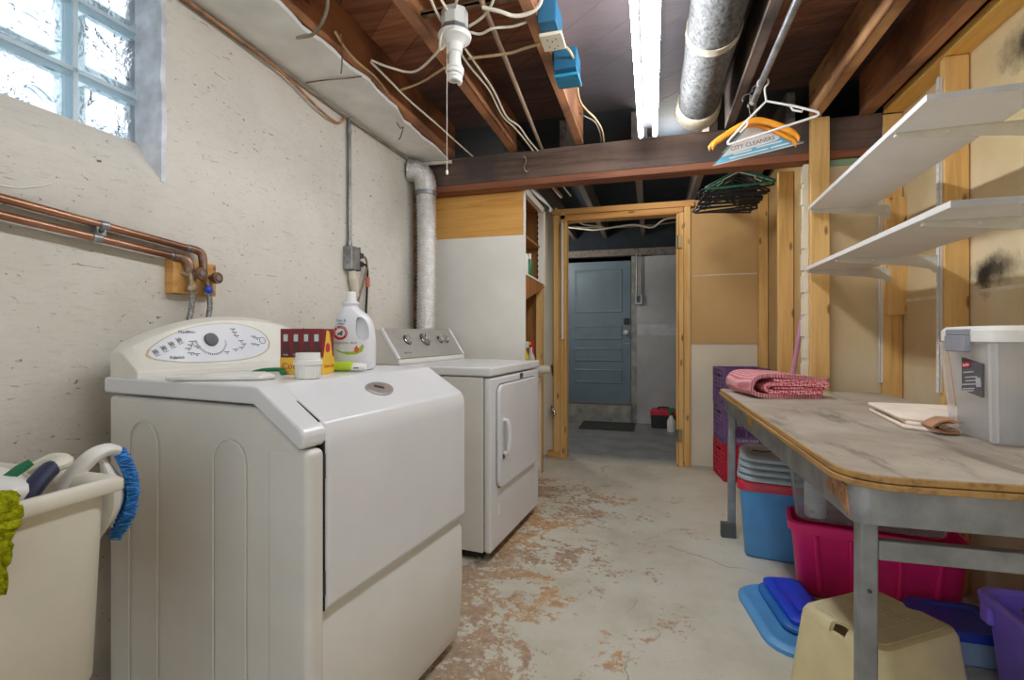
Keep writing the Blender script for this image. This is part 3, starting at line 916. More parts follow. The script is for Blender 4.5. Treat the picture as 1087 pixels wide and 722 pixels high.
# cola carton
ct = thing('bottle_carton', 'red and yellow cardboard carton of small cola bottles on the washer', 'carton', (-.970, 1.205, TOP), radians(13))
cw, cdp, chh = .122, .080, .130
G().box(-cw/2, cw/2, -cdp/2, cdp/2, 0, chh).build('box', CARTON_R, ct, bevel=.001)
G().box(-cw/2-.0006, cw/2+.0006, -cdp/2-.0006, cdp/2+.0006, 0, .048).build('yellow_band', CARTON_Y, ct)
G().prism([(-cdp/2+.004, .040), (cdp/2-.01, .040), (.006, .122), (-.012, .126)], 'x', cw/2+.0004, cw/2+.0012).build('handle_flap', CARTON_Y, ct)
G().lathe([(.001, 0), (.014, 0), (.014, .0008), (.001, .0008)], n=20, M=frame((cw/2+.0012, -.006, .075), (0, 1, 0), (0, 0, 1))).build('round_seal', LOGO_RED, ct)
for k in range(4):
    x = -cw/2+.016+k*.030
    M = Matrix.Translation((x, -cdp/2-.0002, .048))
    b = G().prism([(-.011, 0), (.011, 0), (.0115, .022), (.0085, .034), (.0045, .046), (.0045, .052), (-.0045, .052), (-.0045, .046), (-.0085, .034), (-.0115, .022)], 'y', -.0012, 0, M).build('printed_bottle', COLA, ct)
    G().box(-.006, .006, -.0016, 0, .046, .066, M).build('printed_cap', CAPSIL, b)
    G().mesh(text('Cola', .009, .0003), frame((x, -cdp/2-.0018, .056), (1, 0, 0), (0, 0, 1)) @ Matrix.Scale(.8, 4)).build('printed_word', PAPER_W, b)
G().mesh(text('Coca-Cola', .025, .0004), frame((-.002, -cdp/2-.0012, .023), (1, 0, 0), (0, .0, 1)) @ Matrix.Shear('XZ', 4, (0, 0))).build('lettering', LOGO_RED, ct)
G().mesh(text('Coca-Cola', .015, .0004), frame((cw/2+.0012, .004, .022), (0, 1, 0), (0, 0, 1))).build('lettering', LOGO_RED, ct)
# measuring cup
cu = thing('measuring_cup', 'small white ribbed plastic cup on the washer before the cola carton', 'cup', (-.862, 1.072, TOP))
G().lathe([(.001, 0), (.030, 0), (.0315, .033), (.036, .036), (.036, .046), (.031, .048), (.030, .066), (.027, .066), (.0275, .048), (.026, .006), (.001, .005)], n=32).build('cup_body', PORC, cu)
g = G()
for k in range(30):
    a = 2*pi*k/30
    g.box(.0300, .0322, -.0012, .0012, .003, .033, Matrix.Rotation(a, 4, 'Z'))
g.build('ribs', PORC, cu)
# detergent jug
jg = thing('detergent_jug', 'white laundry detergent jug with moulded handle standing on the washer', 'jug', (-.930, 1.375, TOP), radians(24))
jg.scale = (.95, .95, .95)
out = [(-.068, .004), (-.058, 0), (.060, 0), (.070, .006), (.073, .05), (.0725, .10), (.069, .145), (.060, .178), (.042, .200), (.014, .212), (.010, .217), (-.034, .217), (-.040, .208), (-.052, .190), (-.060, .16), (-.067, .10), (-.070, .05)]
outs = [tuple(p)[:2] for p in smooth([(x, y, 0) for x, y in out], 3)]
hole = [tuple(p)[:2] for p in smooth([(.020, .105, 0), (.042, .100, 0), (.055, .112, 0), (.053, .145, 0), (.040, .172, 0), (.022, .178, 0), (.014, .165, 0), (.013, .125, 0), (.020, .105, 0)], 3)][:-1]
MJ = frame((0, 0, 0), (1, 0, 0), (0, 0, 1))
rr = []
for z, xl, xr_, hy_ in ((0, -.060, .062, .034), (.004, -.066, .068, .039), (.012, -.0695, .0715, .041), (.05, -.0705, .0735, .0415), (.10, -.068, .073, .0415), (.140, -.062, .069, .0415), (.165, -.057, .062, .040), (.183, -.052, .050, .038), (.197, -.046, .034, .035), (.207, -.041, .018, .030), (.213, -.038, .014, .026)):
    rr.append(ring((xr_-xl)/2, hy_, hy_*.86, z, 7, (xl+xr_)/2, 0))
jb_ = G().rings(rr).build('bottle_body', DETERG, jg, ang=50)
hg = G(); hg.rings([[(x, yy, z) for x, z in hole] for yy in (-.09, .09)])
cut(jb_, hg)
G().mesh(extr([hole], .024, .001), MJ @ Matrix.Translation((0, 0, .010))).build('handle_web', plain('jug_recess', (216, 216, 220), .4), jg)
G().lathe([(.001, .212), (.026, .212), (.026, .222), (.029, .223), (.029, .229), (.026, .230), (.026, .233), (.001, .233)], (-.012, 0, 0), 26).build('neck_collar', DETERG, jg)
G().lathe([(.001, .233), (.018, .233), (.0175, .262), (.015, .265), (.001, .263)], (-.010, 0, 0), 22).build('spout', PORC, jg)
def jl(x, z, o=.0415): return frame((x, -o, z), (1, 0, 0), (0, 0, 1))
lg = G().lathe([(.001, 0), (.0235, 0), (.0235, .0008), (.001, .0008)], n=30, M=jl(-.036, .125) @ Matrix.Rotation(0, 4, 'X')).build('round_emblem', LOGO_RED, jg)
G().lathe([(.001, 0), (.0150, 0), (.0150, .0006), (.001, .0006)], n=26, M=jl(-.036, .125, .0424)).build('emblem_centre', PAPER_W, lg)
g = G()
g.tube([(-.009, -.004, 0), (.0, -.002, 0), (.008, .006, 0)], [.003, .0045, .003], 6, jl(-.036, .125, .0435)); g.box(.001, .007, -.009, .004, -.001, .001, jl(-.036, .125, .0435))
g.build('emblem_arm', INK, lg)
g = G()
for k, ch_ in enumerate('ARM & HAMMER'):
    a = radians(200-20*k)
    if ch_ != ' ': g.mesh(text(ch_, .0075, .0003), jl(-.036, .125, .0425) @ Matrix.Rotation(a-pi/2, 4, 'Z') @ Matrix.Translation((0, .0192, 0)))
g.build('emblem_lettering', PAPER_W, lg)
G().mesh(text('free &', .013, .0004), jl(-.034, .166)).build('label_text', TEALINK, jg)
G().mesh(text('clear', .013, .0004), jl(-.034, .156)).build('label_text', TEALINK, jg)
G().mesh(text('sensitive skin', .015, .0004), jl(-.022, .092)).build('label_text', INK, jg)
sw = [(-.060, .076), (-.03, .062), (.0, .062), (.018, .068), (.036, .088), (.040, .078), (.034, .062), (.015, .053), (-.015, .052), (-.042, .061)]
lf = G().mesh(extr([sw], .0006), jl(0, 0, .0415)).build('leaf_band', LEAF, jg)
G().mesh(extr([[(.016+.008*cos(a)*(1 if sin(a) < 0 else (1-sin(a))), .072+.013*sin(a)) for a in [2*pi*k/20 for k in range(20)]]], .0006), jl(0, 0, .0422)).build('drop', DROP, jg)
# wipes pack
wp = thing('wipes_pack', 'lime green soft pack lying on the washer before the detergent jug', 'pack', (-.915, 1.285, TOP), radians(22))
wp.scale = (1.2, 1.1, .74)
pts = [(-.058, 0, .012), (-.05, 0, .017), (-.03, 0, .021), (0, 0, .022), (.026, 0, .021), (.030, 0, .0205)]
G().tube(pts, [.008, .015, .019, .021, .019, .018], 16, flat=1.15).build('pack', LIME, wp)
G().tube([(.028, 0, .0185), (.05, 0, .0185), (.060, 0, .018), (.063, 0, .018)], [.0175, .0175, .016, .012], 16, flat=1.15).build('white_end', PAPER_W, wp)
G().box(.036, .048, -.0225, -.019, .014, .019).build('small_mark', INK, wp)
# flat white scraper with a green strip
sc = thing('plastic_scraper', 'flat white plastic paddle lying beside the washer control panel', 'scraper', (-1.03, 1.03, TOP))
pl = [(-1.145, .905), (-1.06, .935), (-.935, .985), (-.925, 1.03), (-1.02, 1.10), (-1.10, 1.06), (-1.155, .96)]
G().prism(pl, 'z', TOP, TOP+.012).build('blade', GLOVE, sc, bevel=.005, seg=3, world=True)
gs = solo(G().tube(smooth([(-1.09, 1.13, TOP+.006), (-1.06, 1.135, TOP+.012), (-1.02, 1.15, TOP+.013), (-.995, 1.135, TOP+.004)]), .006, 8, flat=1.6), 'green_strap', GREENTAG, 'green strap lying against the washer control panel by the cola carton', 'strap')

# ------------------------------------------------------------------ laundry sink and what is in it
SZ = .82
sk = thing('laundry_sink', 'deep white plastic laundry sink at the left edge of the photo', 'sink', (-1.19, .345, 0))
cx0, cy0 = 0, 0
hx, hy = .29, .30
rr = [ring(hx-.065, hy-.065, .05, .445), ring(hx-.036, hy-.036, .05, .452), ring(hx-.022, hy-.022, .045, .478), ring(hx-.015, hy-.015, .035, .792),
      ring(hx-.002, hy-.002, .012, .794), ring(hx, hy, .014, .797), ring(hx, hy, .014, .812), ring(hx-.008, hy-.008, .012, SZ),
      ring(hx-.028, hy-.028, .03, SZ-.004), ring(hx-.036, hy-.036, .045, .80), ring(hx-.045, hy-.045, .05, .50), ring(hx-.08, hy-.08, .05, .48)]
G().rings(rr).build('tub', SINK, sk, ang=50)
for sx in (-1, 1):
    for sy in (-1, 1):
        g = G().box(sx*.20-.016, sx*.20+.016, sy*.205-.016, sy*.205+.016, .01, .54)
        g.box(sx*.20-.02, sx*.20+.02, sy*.205-.02, sy*.205+.02, 0, .02)
        g.build('leg', SINK, sk, bevel=.003)
# lime cloth over the front rim
lc = thing('microfibre_cloth', 'fuzzy lime green cloth hung over the front rim of the sink', 'cloth', (-.90, .40, .70))
rnd = random.Random(3)
g = G(); nu, nv = 26, 40
path = smooth([(-.985, 0, .80), (-.965, 0, .826), (-.93, 0, .829), (-.898, 0, .828), (-.891, 0, .80), (-.890, 0, .76), (-.892, 0, .70)], 7)
vs = []
for i, p in enumerate(path):
    for k in range(nu+1):
        y = .30+.186*k/nu
        if i > 24: y -= .0009*(i-24)*(k/nu)**2*1.2
        vs.append((p.x+rnd.uniform(-.003, .003), y+rnd.uniform(-.002, .002), p.z+rnd.uniform(-.002, .002)))
n1 = nu+1
g.add(vs, [(i*n1+k, i*n1+k+1, (i+1)*n1+k+1, (i+1)*n1+k) for i in range(len(path)-1) for k in range(nu)])
ob = g.build('cloth_sheet', FUZZ, lc, world=True)
md = ob.modifiers.new('thick', 'SOLIDIFY'); md.thickness = .009; md.offset = 1
# scrub brush hooked over the far rim
br = thing('scrub_brush', 'white scrub brush with blue bristles hooked on the far rim of the sink', 'brush', (-1.0, .69, .66))
P0, P1 = Vector((-.990, .690, .848)), Vector((-1.030, .695, .668))
ax = (P1-P0).normalized(); nb = Vector((.50, .86, .0)); nb = (nb-ax*nb.dot(ax)).normalized(); sd = ax.cross(nb)
g = G(); rr = []
for k in range(15):
    t = k/14
    c = P0.lerp(P1, t)+nb*(.020*sin(pi*t)-.014*(1-t)**3)
    w = .030*(max(.12, 1-abs(2*t-1)**3.0))
    th = .018
    rr.append([tuple(c+sd*(w*cos(a))+nb*(th*sin(a)*max(.45, sin(pi*t))-.016)) for a in [2*pi*q/14 for q in range(14)]])
g.rings(rr).build('brush_back', WPLASTIC, br, world=True)
hp = smooth([(-.992, .690, .846), (-.990, .668, .852), (-.994, .645, .842), (-1.004, .622, .812), (-1.008, .605, .775), (-1.008, .595, .73)], 6)
G().tube(hp, [.010+.004*sin(pi*i/30) for i in range(len(hp))], 12, flat=1.25).build('handle', WPLASTIC, br, world=True)
g = G()
for k in range(23):
    t = .03+.94*k/22
    for q in range(5):
        c = P0.lerp(P1, t)+nb*(.004+.020*sin(pi*t)-.014*(1-t)**3)+sd*(.020*(q-2)/2*max(.2, 1-abs(2*t-1)**3))
        for s in range(7):
            d = nb*(.019+rnd.uniform(-.003, .003))+ax*(rnd.uniform(-.008, .008))+sd*rnd.uniform(-.004, .004)
            b = c+ax*rnd.uniform(-.003, .003)+sd*rnd.uniform(-.003, .003)
            g.tube([b, b+d*.5+ax*rnd.uniform(-.001, .001), b+d], [.0012, .0011, .0009], 4)
bo = g.build('bristles', BRISTLE, br, world=True); bo['kind'] = 'stuff'
# white jug and tools lying in the sink
j = thing('plastic_jug', 'white plastic jug lying in the sink with a green tab on it', 'jug', (-1.16, .55, .78))
j.location = (-1.16, .55, .78)
rr = []
for (x, w_, h_) in ((-1.40, .03, .02), (-1.37, .045, .032), (-1.30, .052, .038), (-1.14, .052, .038), (-1.05, .046, .034), (-1.00, .034, .024), (-.975, .024, .016), (-.968, .010, .008)):
    rr.append([(x, .530+w_*cos(a), .816+h_*sin(a)-.03*(x+1.1)) for a in [2*pi*q/20 for q in range(20)]])
G().rings(rr).build('jug_body', WPLASTIC, j, world=True, ang=60)
G().box(-1.100, -1.072, .478, .496, .828, .858).build('green_tab', GREENTAG, j, bevel=.003, world=True)
sp = thing('dish_brush', 'white handled scrubber with a navy grip and green tag in the sink', 'brush', (-1.0, .58, .74))
hp = smooth([(-1.06, .598, .830), (-1.02, .602, .848), (-.985, .598, .848), (-.985, .575, .838), (-.980, .540, .800), (-.985, .52, .745)], 6)
G().tube(hp, [.0115]*len(hp), 10, flat=1.2).build('handle', SINK, sp, world=True)
G().tube(hp[15:27], [.008, .012, .0138, .0138, .0138, .0138, .0138, .0138, .0138, .0138, .012, .008], 12, flat=1.2).build('grip', NAVYGRIP, sp, world=True)
G().tube([(-.990, .555, .858), (-1.00, .545, .848), (-1.015, .532, .832), (-1.025, .525, .812)], [.006, .008, .007, .003], 4, flat=.2).build('tag', GREENTAG, sp, world=True)

# ------------------------------------------------------------------ copper pipes
def lerp_y(y, y0, z0, y1, z1): return z0+(z1-z0)*(y-y0)/(y1-y0)
pu = thing('copper_pipe', 'upper of the two copper water pipes along the left wall', 'pipe', (-1.50, .7, 1.35))
ye = 1.271
zf = lambda y: lerp_y(y, .78, 1.396, 1.325, 1.355)
G().tube([(-1.497, -1.4, zf(-1.4)), (-1.497, ye, zf(ye))], .0115, 14).build('tube', COPPER, pu, world=True)
G().tube([(-1.497, ye-.012, zf(ye)), (-1.497, ye+.008, zf(ye))], .0125, 14).build('solder_ring', DULLSTEEL, pu, world=True)
zz = zf(ye)
G().tube(smooth([(-1.497, ye, zz), (-1.497, 1.298, zz-.002), (-1.494, 1.314, zz-.010), (-1.492, 1.319, zz-.028), (-1.490, 1.319, zz-.06), (-1.488, 1.319, 1.275)], 5), .0135, 14).build('elbow', BRONZE, pu, world=True)
pl_ = thing('copper_pipe', 'lower of the two copper water pipes along the left wall', 'pipe', (-1.50, .7, 1.30))
zg = lambda y: lerp_y(y, .78, 1.355, 1.225, 1.323)
G().tube([(-1.495, -1.4, zg(-1.4)), (-1.495, 1.211, zg(1.211))], .0115, 14).build('tube', COPPER, pl_, world=True)
G().tube([(-1.495, 1.201, zg(1.206)), (-1.495, 1.221, zg(1.206))], .0125, 14).build('solder_ring', DULLSTEEL, pl_, world=True)
zz2 = zg(1.216)
G().tube(smooth([(-1.495, 1.213, zz2), (-1.492, 1.238, zz2-.001), (-1.482, 1.252, zz2-.008), (-1.478, 1.256, zz2-.024), (-1.476, 1.256, zz2-.05)], 5), .0155, 14).build('elbow', BRONZE, pl_, world=True)
solo(G().box(-1.532, -1.494, 1.213, 1.375, 1.205, 1.318), 'wood_block', PINE_X, 'pine block on the left wall behind the two water valves', 'block', bevel=.003)
def valve(y, z, label, par_x, knob):
    v = thing('water_valve', label, 'valve', (par_x, y, z-.06))
    g = G().tube([(par_x-.035, y-.012, z+.006), (par_x, y, z)], .014, 14)
    g.tube([(par_x, y, z+.006), (par_x, y, z-.045)], .0125, 14)
    g.tube([(par_x-.035, y-.03, z), (par_x-.02, y+.01, z)], .010, 10)
    g.build('valve_body', VALVE, v, world=True)
    G().tube([(par_x, y, z-.040), (par_x, y, z-.050), (par_x, y, z-.056)], [.016, .0165, .014], 8).build('hose_nut', VALVE, v, world=True)
    G().tube([(par_x+.006, y, z), (par_x+.020, y+.002, z), (par_x+.027, y+.002, z), (par_x+.040, y+.002, z)], [.010, .011, .0205, .0195], 16).build('hand_wheel', BRONZE, v, world=True)
    G().tube([(par_x+.039, y+.002, z), (par_x+.0425, y+.002, z)], .009, 12).build('wheel_screw', DULLSTEEL, v, world=True)
    if knob:
        G().tube(smooth([(par_x+.008, y-.018, z-.030), (par_x+.014, y-.014, z-.040), (par_x+.016, y-.008, z-.052)]), [.004, .007, .010, .012, .012, .013, .013, .013, .013, .012, .011, .010, .007], 10).build('blue_lever', BLUEV, v, world=True)
    return v
valve(1.261, 1.272, 'water valve nearer the camera with plain round wheel', -1.470, False)
valve(1.325, 1.264, 'water valve with blue lever', -1.472, True)
solo(G().tube(smooth([(-1.470, 1.261, 1.218), (-1.472, 1.262, 1.18), (-1.470, 1.250, 1.12), (-1.472, 1.235, 1.06), (-1.488, 1.23, .95), (-1.47, 1.23, .80), (-1.412, 1.232, .74)], 7), .0085, 12), 'braided_hose', BRAID, 'steel braided hose under the plain water valve', 'hose')
solo(G().tube(smooth([(-1.472, 1.325, 1.215), (-1.470, 1.328, 1.17), (-1.468, 1.315, 1.11), (-1.472, 1.30, 1.05), (-1.49, 1.31, .95), (-1.465, 1.31, .80), (-1.400, 1.312, .74)], 7), .0085, 12), 'braided_hose', BRAID, 'steel braided hose under the water valve with blue lever', 'hose')
cl = thing('pipe_clamp', 'bright metal clamp holding the two copper pipes to the wall', 'clamp', (-1.50, 1.0, 1.32))
for zc, x in ((zf(1.005), -1.497), (zg(.985), -1.495)):
    yc = 1.005 if zc > 1.36 else .985
    G().tube([(x, yc-.011, zc), (x, yc+.011, zc)], .0138, 16).build('strap_loop', GALV, cl, world=True)
G().box(-1.520, -1.490, .985, 1.010, zg(1)-.004, zf(1)+.004).build('strap_tab', GALV, cl, bevel=.002, world=True)
G().lathe([(.001, 0), (.007, 0), (.006, .005), (.001, .006)], n=12, M=frame((-1.489, .995, 1.362), (0, 1, 0), (0, 0, 1))).build('screw', DARKGREY, cl, world=True)
solo(G().tube(smooth([(-1.515, .55, 1.436), (-1.505, .72, 1.430), (-1.495, .80, 1.428), (-1.47, .85, 1.445), (-1.46, .87, 1.46)]), .003, 6), 'cable_tie', WPLASTIC, 'thin white plastic tie lying on the copper pipes', 'tie')

# ------------------------------------------------------------------ conduit and outlet box on the left wall
cv = thing('outlet_box', 'grey metal outlet box with two plugs on the left wall', 'outlet', (-1.51, 2.21, 1.41))
G().box(-1.53, -1.475, 2.165, 2.235, 1.405, 1.525).build('box', GALV, cv, bevel=.004, world=True)
G().box(-1.532, -1.478, 2.236, 2.246, 1.402, 1.528).build('cover', DARKGREY, cv, bevel=.002, world=True)
for z in (1.445, 1.49):
    G().lathe([(.001, 0), (.013, 0), (.012, .002), (.001, .002)], n=16, M=frame((-1.5025, 2.1645, z), (1, 0, 0), (0, 0, 1))).build('knockout', DULLSTEEL, cv, world=True)
    G().box(-1.52, -1.485, 2.246, 2.290, z-.014, z+.014).build('plug', BLACK if z < 1.46 else DARKGREY, cv, bevel=.004, world=True)
cn = thing('conduit', 'grey metal conduit rising from the outlet box on the left wall', 'conduit', (-1.515, 2.2, 1.525))
G().tube([(-1.513, 2.20, 1.525), (-1.513, 2.197, 2.20)], .0095, 12).build('pipe', DULLSTEEL, cn, world=True)
for z in (1.535, 2.12): G().tube([(-1.513, 2.199, z), (-1.513, 2.199, z+.02)], .013, 12).build('coupling', GALV, cn, world=True)
def cable(pts, r, mat, label, cat='cable', name='cable', k=6, group=None):
    return solo(G().tube(smooth(pts, k), r, 8), name, mat, label, cat, group)
cable([(-1.52, 2.222, 1.53), (-1.522, 2.224, 1.8), (-1.522, 2.220, 2.1), (-1.525, 2.21, 2.2)], .005, CABLE_W, 'pale cable running up beside the conduit on the left wall')
cable([(-1.50, 2.292, 1.49), (-1.495, 2.315, 1.485), (-1.495, 2.33, 1.45), (-1.50, 2.31, 1.36), (-1.505, 2.27, 1.26), (-1.51, 2.24, 1.1), (-1.47, 2.26, .8), (-1.405, 2.28, .68)], .006, CABLE_G, 'grey appliance cord drooping from the upper plug of the outlet box', 'cord', 'power_cord')
bc = thing('power_cord', 'black cord with a red tag hanging below the outlet box', 'cord', (-1.51, 2.35, .7))
G().tube(smooth([(-1.50, 2.29, 1.445), (-1.495, 2.325, 1.445), (-1.50, 2.345, 1.40), (-1.505, 2.347, 1.30), (-1.51, 2.347, 1.1), (-1.47, 2.34, .75), (-1.398, 2.34, .55)]), .0065, 8).build('cord', BLACK, bc, world=True)
G().box(-1.512, -1.494, 2.340, 2.362, 1.33, 1.385).build('tag', plain('faded_red_tag', (206, 120, 100), .6), bc, bevel=.003, world=True)
pf = thing('plug_adapter', 'white tapering plug below the outlet box behind the detergent jug', 'plug', (-1.50, 2.225, 1.27))
G().tube([(-1.503, 2.205, 1.402), (-1.503, 2.21, 1.37), (-1.502, 2.215, 1.36)], [.020, .020, .024], 14).build('plug_top', OUTLET, pf, world=True)
G().tube([(-1.502, 2.215, 1.365), (-1.500, 2.235, 1.29), (-1.500, 2.238, 1.27)], [.028, .018, .016], 14).build('plug_body', CABLE_W, pf, world=True)
solo(G().tube([(-1.512, 2.93, 0), (-1.512, 2.93, 2.03)], .013, 12), 'rusty_pipe', RUST, 'thin rusty pipe on the left wall behind the foil duct', 'pipe')
cable([(-1.50, .9, 2.19), (-1.507, 1.25, 2.195), (-1.50, 1.55, 2.185), (-1.508, 1.75, 2.175), (-1.505, 1.95, 2.13), (-1.512, 2.10, 2.13), (-1.512, 2.16, 2.19)], .006, CABLE_O, 'old orange cable along the top of the left wall')
cable([(-1.52, 1.0, 2.200), (-1.52, 1.7, 2.20), (-1.52, 2.19, 2.195), (-1.52, 2.9, 2.205)], .008, CABLE_G, 'grey wire in the corner between the left wall and the white plaster strip')
# ------------------------------------------------------------------ shelf standards and shelves
sl_ = ['white slotted shelf rail on the corner stud', 'white slotted shelf rail on the middle stud', 'white slotted shelf rail on the stud nearest the plastic bin']
for k, (y, z0, z1) in enumerate(((3.012, .815, 2.165), (2.464, .825, 2.15), (1.859, .83, 2.15))):
    g = G()
    g.box(1.158, 1.1695, y-.010, y-.007, z0, z1); g.box(1.158, 1.1695, y+.007, y+.010, z0, z1); g.box(1.157, 1.160, y-.010, y-.0025, z0, z1); g.box(1.157, 1.160, y+.0025, y+.010, z0, z1)
    z = z0
    while z < z1:
        g.box(1.157, 1.160, y-.003, y+.003, z, z+.018); z += .032
    solo(g, 'shelf_rail', SHELF_W, sl_[k], 'shelf rail')
def shelf(name, label, x0, y0, L, dep, z, rz, brackets):
    s = thing(name, label, 'shelf', (x0, y0, z), rz)
    G().box(0, dep, -L, 0, 0, .019).build('shelf_board', SHELF_W, s, bevel=.0015)
    G().box(.001, dep, -L-.0012, -L, .001, .018).build('end_face', SHELF_E, s, label='bare grey cut end')
    c_, s_ = cos(rz), sin(rz)
    for yw in brackets:
        # tapered bracket arm running from the rail out to the front lip
        ly = yw-y0; xr = 1.157-x0-abs(s_)*0
        xr = (1.157-x0)*c_+ly*s_; yl = -(1.157-x0)*s_+ly*c_
        prof = [(.012, -.001), (.012, -.013), (.05, -.018), (xr-.10, -.042), (xr-.03, -.056), (xr-.012, -.075), (xr, -.075), (xr, -.001)]
        b = G().prism(prof, 'y', yl-.0025, yl+.0025)
        b.box(.012, xr, yl-.006, yl+.006, -.0035, -.0005)
        ob = b.build('bracket', BRACK, s)
        g = G().box(.010, .016, yl-.006, yl+.006, -.012, .010 if name == 'x' else -.0005)
        for q in (.15, xr-.012): g.tube([(q, yl-.004, -.012 if q < .2 else -.03), (q, yl+.004, -.012 if q < .2 else -.03)], .004, 8)
        g.build('bracket_clip', SHELF_W, ob)
    return s
shelf('wall_shelf', 'upper white wall shelf on the right stud wall', .794, 2.90, 1.262, .29, 1.727, radians(-2.3), (2.885, 1.859))
shelf('wall_shelf', 'lower white wall shelf on the right stud wall', .779, 2.90, 1.345, .29, 1.405, radians(-.9), (2.885, 2.464, 1.72))

# ------------------------------------------------------------------ workbench
B = thing('workbench', 'long grey steel workbench with a worn board top along the right wall', 'workbench', (.405, 1.19, 0), radians(1.5))
BX, BY = .735, 1.66
def toppoly(o, r):
    pts = []
    for k in range(11):
        a = pi+pi/2*k/10
        pts.append((o+r+r*cos(a), o+r+r*sin(a)))
    return pts+[(BX-o, o), (BX-o, BY-o), (o+.02, BY-o), (o, BY-o-.02)]
G().prism(toppoly(-.012, .105), 'z', .744, .757).build('lower_board', PLYEDGE, B, bevel=.002)
G().prism(toppoly(-.008, .102), 'z', .7585, .7735).build('upper_board', PLYEDGE, B, bevel=.003)
G().prism(toppoly(-.005, .102), 'z', .772, .775).build('worktop', BENCHTOP, B, bevel=.001)
def apron_ring(o, r): return toppoly(o, r)
g = G()
A, I = toppoly(.012, .03), toppoly(.020, .026)
g.rings([[(x, y, .664) for x, y in A], [(x, y, .744) for x, y in A], [(x, y, .744) for x, y in I], [(x, y, .664) for x, y in I]], close=True)
g.build('apron', BENCH_STEEL, B, bevel=.002)
for x, y in ((.026, .022), (BX-.066, .022), (.026, BY-.066), (BX-.066, BY-.066)):
    lg = G().box(x, x+.036, y, y+.036, .03, .70).build('leg', BENCH_STEEL, B, bevel=.006, seg=3)
    G().box(x+.003, x+.033, y+.003, y+.033, 0, .035).build('foot', DULLSTEEL, lg, bevel=.003)
    if y < .1:
        g = G()
        for z in (.52, .30): g.tube([(x+.018, y-.004, z), (x+.018, y+.002, z)], .004, 10)
        g.tube([(x+.034, y+.015, .285), (x+.050, y+.015, .285)], .007, 10)
        g.build('bolt', DULLSTEEL if x > .1 else DARKGREY, lg)
G().box(.062, BX-.066, .026, .052, .585, .628).build('end_rail', BENCH_STEEL, B, bevel=.004)
G().box(.066, BX-.066, BY-.06, BY-.03, .585, .628).build('end_rail', BENCH_STEEL, B, bevel=.004)
G().box(-.012, .060, BY-.085, BY-.045, 0, .075).build('foot_block', plain('dark_block', (84, 84, 84), .7), B, bevel=.003)
g = G().prism([(.035, .672), (.05, .735), (.10, .738), (.16, .72), (.165, .70), (.13, .69), (.10, .697), (.06, .683)], 'x', .0085, .0125)
for y, z in ((.07, .71), (.12, .715)): g.tube([(.006, y, z), (.010, y, z)], .0035, 8)
g.build('mending_plate', RUSTPLATE, B, label='coppery mending plate on the apron')
G().prism([(.96, .69), (.97, .735), (1.05, .738), (1.06, .70), (1.0, .685)], 'x', .0095, .0125).build('mending_plate', PLYEDGE, B)

# ------------------------------------------------------------------ on the bench
BT = .7755
# folded blanket: outer knitted layer wrapped round woven inner folds
k = thing('folded_blanket', 'folded pink knitted blanket at the far end of the workbench', 'blanket', (.442, 2.45, BT), radians(13))
k.scale = (1, 1, 1.16)
def sheet(path, th, y0, y1, mat, name, par, wob=.003, ny=10):
    P = smooth(path, 5); m = len(P)
    rr = []
    rn = random.Random(len(path)*7+int(th*1e4))
    ph = rn.uniform(0, 6)
    for j in range(ny+1):
        y = y0+(y1-y0)*j/ny
        L, R = [], []
        for i, p in enumerate(P):
            a = P[min(i+1, m-1)]-P[max(i-1, 0)]; n = Vector((-a.z, 0, a.x)).normalized()
            w = wob*sin(ph+y*22+i*.35)
            L.append((p.x+n.x*(th/2+w), y+.006*sin(i*.5+ph), p.z+n.z*(th/2+w*.3))); R.append((p.x-n.x*(th/2-w), y+.006*sin(i*.5+ph), p.z-n.z*(th/2)))
        rr.append(L+R[::-1])
    return G().rings(rr).build(name, mat, par, bevel=.003, ang=60)
o1 = [(.315, 0, .009), (.20, 0, .009), (.06, 0, .010), (.012, 0, .022), (.0, 0, .048), (.018, 0, .076), (.07, 0, .090), (.20, 0, .086), (.34, 0, .068)]
sheet(o1, .018, 0, .29, KNIT, 'outer_layer', k)
o2 = [(.31, 0, .026), (.16, 0, .026), (.085, 0, .028), (.062, 0, .041), (.085, 0, .056), (.18, 0, .058), (.335, 0, .054)]
sheet(o2, .016, -.008, .28, WEAVE, 'inner_fold', k)
o3 = [(.33, 0, .039), (.22, 0, .041), (.10, 0, .042)]
sheet(o3, .011, -.004, .28, WEAVE, 'inner_fold', k)
o4 = [(.10, 0, .072), (.2, 0, .070), (.345, 0, .060)]
sheet(o4, .012, -.006, .28, WEAVE, 'inner_fold', k)

c = thing('folded_cloth', 'folded cream cloth with brown lining lying beside the clear plastic bin', 'cloth', (.75, 1.76, BT), radians(-3))
def pad(pts, z0, z1, mat, name, par):
    return G().prism(pts, 'z', z0, z1).build(name, mat, par, bevel=min(.006, (z1-z0)*.45), seg=3)
pad([(.0, .03), (.095, -.035), (.110, .105), (.28, .11), (.29, .42), (.03, .42)], 0, .012, CLOTH, 'bottom_layer', c)
pad([(.012, .045), (.095, -.022), (.110, .107), (.28, .115), (.285, .41), (.04, .41)], .0125, .024, CLOTH, 'middle_layer', c)
pad([(.0, .06), (.075, .0), (.110, .11), (.28, .12), (.285, .40), (.02, .40)], .0245, .037, CLOTH, 'top_layer', c)
lp = [(.112, 0, .008), (.085, 0, .008), (.06, 0, .012), (.045, 0, .022), (.06, 0, .036), (.085, 0, .042), (.112, 0, .041)]
sheet(lp, .006, -.045, .02, CLOTH_IN, 'rolled_edge', c, wob=.001, ny=4)
lp2 = [(.112, 0, .014), (.09, 0, .014), (.068, 0, .018), (.062, 0, .024), (.072, 0, .032), (.10, 0, .034)]
sheet(lp2, .003, -.042, .02, CLOTH_IN, 'lining', c, wob=.001, ny=4)

